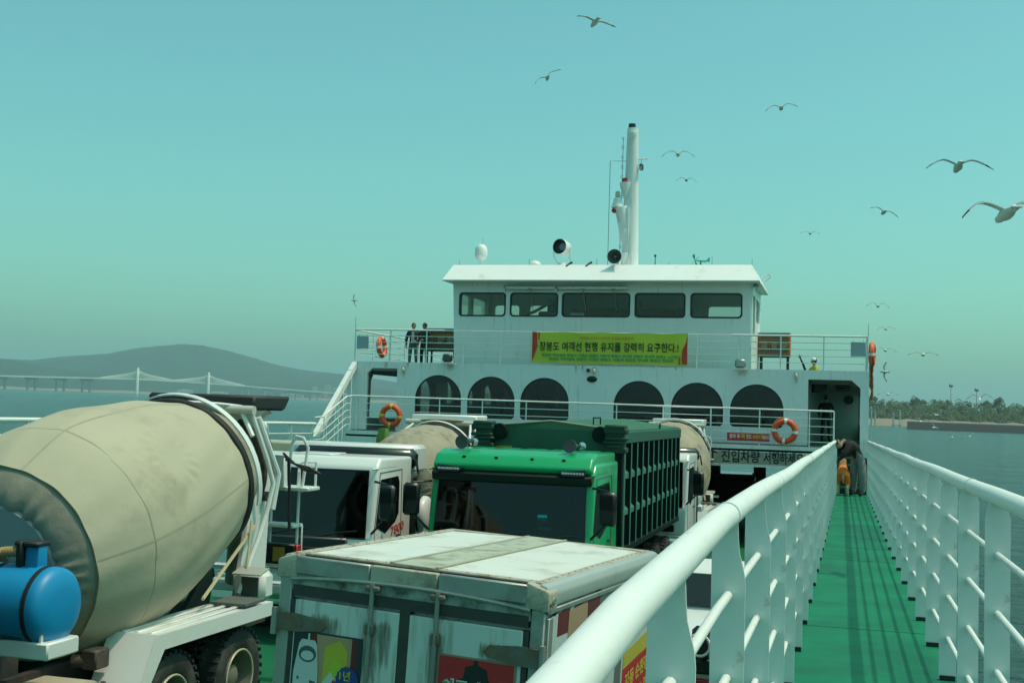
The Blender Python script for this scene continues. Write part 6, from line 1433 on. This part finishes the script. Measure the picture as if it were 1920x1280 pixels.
# ------------------------------------------------------------------ gulls
gw, gg, gk, gbk = M('gull_white', (.72, .72, .68), .8), M('gull_grey', (.22, .235, .24), .8), M('gull_black', (.02, .02, .02), .8), M('gull_bill', (.50, .38, .06), .5)
def gull(label, loc, span, head, bank, lift=.22, droop=.30, asym=0., pitch=0., darkw=False):
    """span in metres; wings rise to the wrist, then droop to the dark tips"""
    t = thing('gull', label, 'gull', loc, 0, 'gulls flying round the ferry', world=False, ship=False)
    s = span / 2; g = G(); k = span / 1.2
    g.lathe([(.004, -.24), (.05, -.20), (.045, -.16), (.075, -.05), (.085, .03), (.07, .11), (.052, .16), (.055, .20), (.045, .235), (.012, .255)], (0, 0, 0), (0, -1, 0), 12)
    g.v = [Vector((v.x * k, v.y * k, v.z * k * .85)) for v in g.v]
    g.cm = 0; g.add([(-.07 * k, .27 * k, .0), (.07 * k, .27 * k, .0), (.03 * k, .16 * k, .015), (-.03 * k, .16 * k, .015), (-.07 * k, .27 * k, -.012), (.07 * k, .27 * k, -.012), (.03 * k, .16 * k, -.012), (-.03 * k, .16 * k, -.012)], [(0, 1, 2, 3), (4, 7, 6, 5), (0, 4, 5, 1), (1, 5, 6, 2), (3, 2, 6, 7), (0, 3, 7, 4)])
    for sd in (-1, 1):
        st = []; n = 11; lf = lift * (1 + asym * sd); dr = droop * (1 - asym * sd)
        for i in range(n):
            q = i / (n - 1); x = .04 + q * .96
            z = lf * math.sin(min(q / .45, 1) * math.pi / 2) - dr * max(0, (q - .40) / .60) ** 1.5
            y = -.10 * math.sin(min(q / .42, 1) * math.pi / 2) + .30 * max(0, (q - .42) / .58) ** 1.4
            ch = .28 * (1 - .35 * q) * (1 if q < .8 else (1 - (q - .8) / .2 * .85)) * .62
            st.append((sd * x * s, y * s, z * s + .03 * k, ch * s))
        for i in range(n - 1):
            (x0, y0, z0, c0), (x1, y1, z1, c1) = st[i], st[i + 1]; th0, th1 = .022 * k * (1 - i / n), .022 * k * (1 - (i + 1) / n)
            g.cm = 2 if i >= 8 else 1
            A = [(x0, y0 - c0 * .35, z0), (x0, y0 + c0 * .1, z0 + th0), (x0, y0 + c0 * .65, z0 - .01 * k), (x1, y1 - c1 * .35, z1), (x1, y1 + c1 * .1, z1 + th1), (x1, y1 + c1 * .65, z1 - .01 * k)]
            g.add(A, [(0, 3, 4, 1), (1, 4, 5, 2)]); g.cm = (2 if darkw else 0) if i < 8 else 2
            B = [Vector(a) - Vector((0, 0, .010 * k)) for a in A]; g.add(B, [(0, 1, 4, 3), (1, 2, 5, 4)])
            g.add([A[0], A[3], B[3], B[0]], [(0, 1, 2, 3)]); g.add([A[2], A[5], B[5], B[2]], [(0, 1, 2, 3)])
    b = g.build('body', [gw, gg, gk], t, 40)
    G().tube([(0, -.25 * k, -.005 * k), (0, -.30 * k, -.015 * k)], [.012 * k, .004 * k], 6).build('bill', gbk, t)
    t.rotation_mode = 'QUATERNION'
    q = (Matrix.Rotation(R(head), 3, 'Z') @ Matrix.Rotation(R(bank), 3, 'Y') @ Matrix.Rotation(R(pitch), 3, 'X')).to_quaternion(); t.rotation_quaternion = q
    return t
gull('gull with long raised wings at the very top of the sky'.replace('`', chr(39)), (-7.35, 33.55, 16.75), 1.25, 212, -14, 0.16, 0.3, -0.25, 12)
gull('banking gull just left of the mast top, wings tilted steeply'.replace('`', chr(39)), (-11.94, 45.90, 18.73), 1.25, 205, 32, 0.2, 0.25, 0, 8)
gull('small gull alone in the sky right of the mast top'.replace('`', chr(39)), (-2.74, 46.91, 17.43), 1.25, 188, 2, 0.22, 0.36, -0.2, 0)
gull('gull level with the yard arm, just right of the mast'.replace('`', chr(39)), (-6.37, 44.45, 15.15), 1.25, 188, 0, 0.2, 0.42, 0, 0)
gull('smaller gull below the one right of the mast'.replace('`', chr(39)), (-9.37, 69.12, 19.01), 1.25, 186, -3, 0.2, 0.4, 0, 0)
gull('large gull gliding high at the right edge region, whole wings in view'.replace('`', chr(39)), (1.98, 24.46, 10.43), 1.25, 187, -1, 0.22, 0.42, 0, 10)
gull('largest gull, cut by the right edge of the picture'.replace('`', chr(39)), (1.84, 15.65, 8.04), 1.25, 198, 0, 0.22, 0.4, -0.1, 10)
gull('gull with drooping wings left of the largest gull'.replace('`', chr(39)), (1.28, 51.70, 14.10), 1.25, 194, -17, 0.2, 0.36, 0, 8)
gull('tiny gull above the starboard end of the wheelhouse roof'.replace('`', chr(39)), (-2.59, 79.20, 17.35), 1.25, 182, -2, 0.2, 0.3, 0, 0)
gull('tiny gull banking upright over the port end of the upper deck'.replace('`', chr(39)), (-43.00, 98.90, 14.42), 1.25, 274, -62, 0.1, 0.2, 0, 0)
gull('gull just above the starboard corner of the upper railing'.replace('`', chr(39)), (1.50, 69.16, 11.75), 1.25, 183, -4, 0.26, 0.4, 0, 0)
gull('small gull below the one over the starboard railing corner'.replace('`', chr(39)), (2.41, 85.69, 11.67), 1.25, 184, 6, 0.2, 0.3, 0, 0)
gull('faint gull right of the hanging life buoy'.replace('`', chr(39)), (2.05, 72.90, 9.49), 1.25, 180, -2, 0.2, 0.35, 0, 0)
gull('wide-winged distant gull over the wooded shore'.replace('`', chr(39)), (3.10, 54.46, 8.32), 1.25, 177, 0, 0.12, 0.2, 0, 0)
gull('gull banking upright beside the orange ropes'.replace('`', chr(39)), (2.04, 72.97, 8.24), 1.25, 263, -72, 0.08, 0.15, 0, 0)
gull('faint gull low over the trees beside the ship`s side'.replace('`', chr(39)), (2.37, 76.95, 7.02), 1.25, 178, 0, 0.16, 0.3, 0, 0)
gull('dark gull with raised wings before the tree line'.replace('`', chr(39)), (6.46, 64.85, 6.67), 1.25, 170, 4, 0.34, 0.3, 0, -12, True)
gull('pale gull in front of the wood above the quay'.replace('`', chr(39)), (6.26, 92.44, 5.92), 1.25, 146, 10, 0.3, 0.3, 0, 0)
gull('white gull low over the left end of the quay'.replace('`', chr(39)), (5.53, 98.30, 5.41), 1.25, 162, -8, 0.35, 0.2, 0, 0)
gull('white gull skimming the water before the quay'.replace('`', chr(39)), (8.17, 123.27, 4.87), 1.25, 136, -30, 0.3, 0.3, 0, 0)
gull('gull over the water with one dark wing lifted left'.replace('`', chr(39)), (7.39, 92.85, 4.32), 1.25, 165, 44, 0.2, 0.2, 0, 0)
gull('gull over the water at the right, wings tilted'.replace('`', chr(39)), (9.20, 99.40, 4.38), 1.25, 160, 24, 0.2, 0.2, 0, 0)

# ------------------------------------------------------------------ the whole ship heels half a degree
H = Matrix.Rotation(R(-.38), 4, 'Y')
for o in SHIP: o.matrix_world = Matrix.Translation((0, 0, 4)) @ H @ Matrix.Translation((0, 0, -4)) @ o.matrix_basis
for o in bpy.data.objects:
    if '_w' in o: del o['_w']
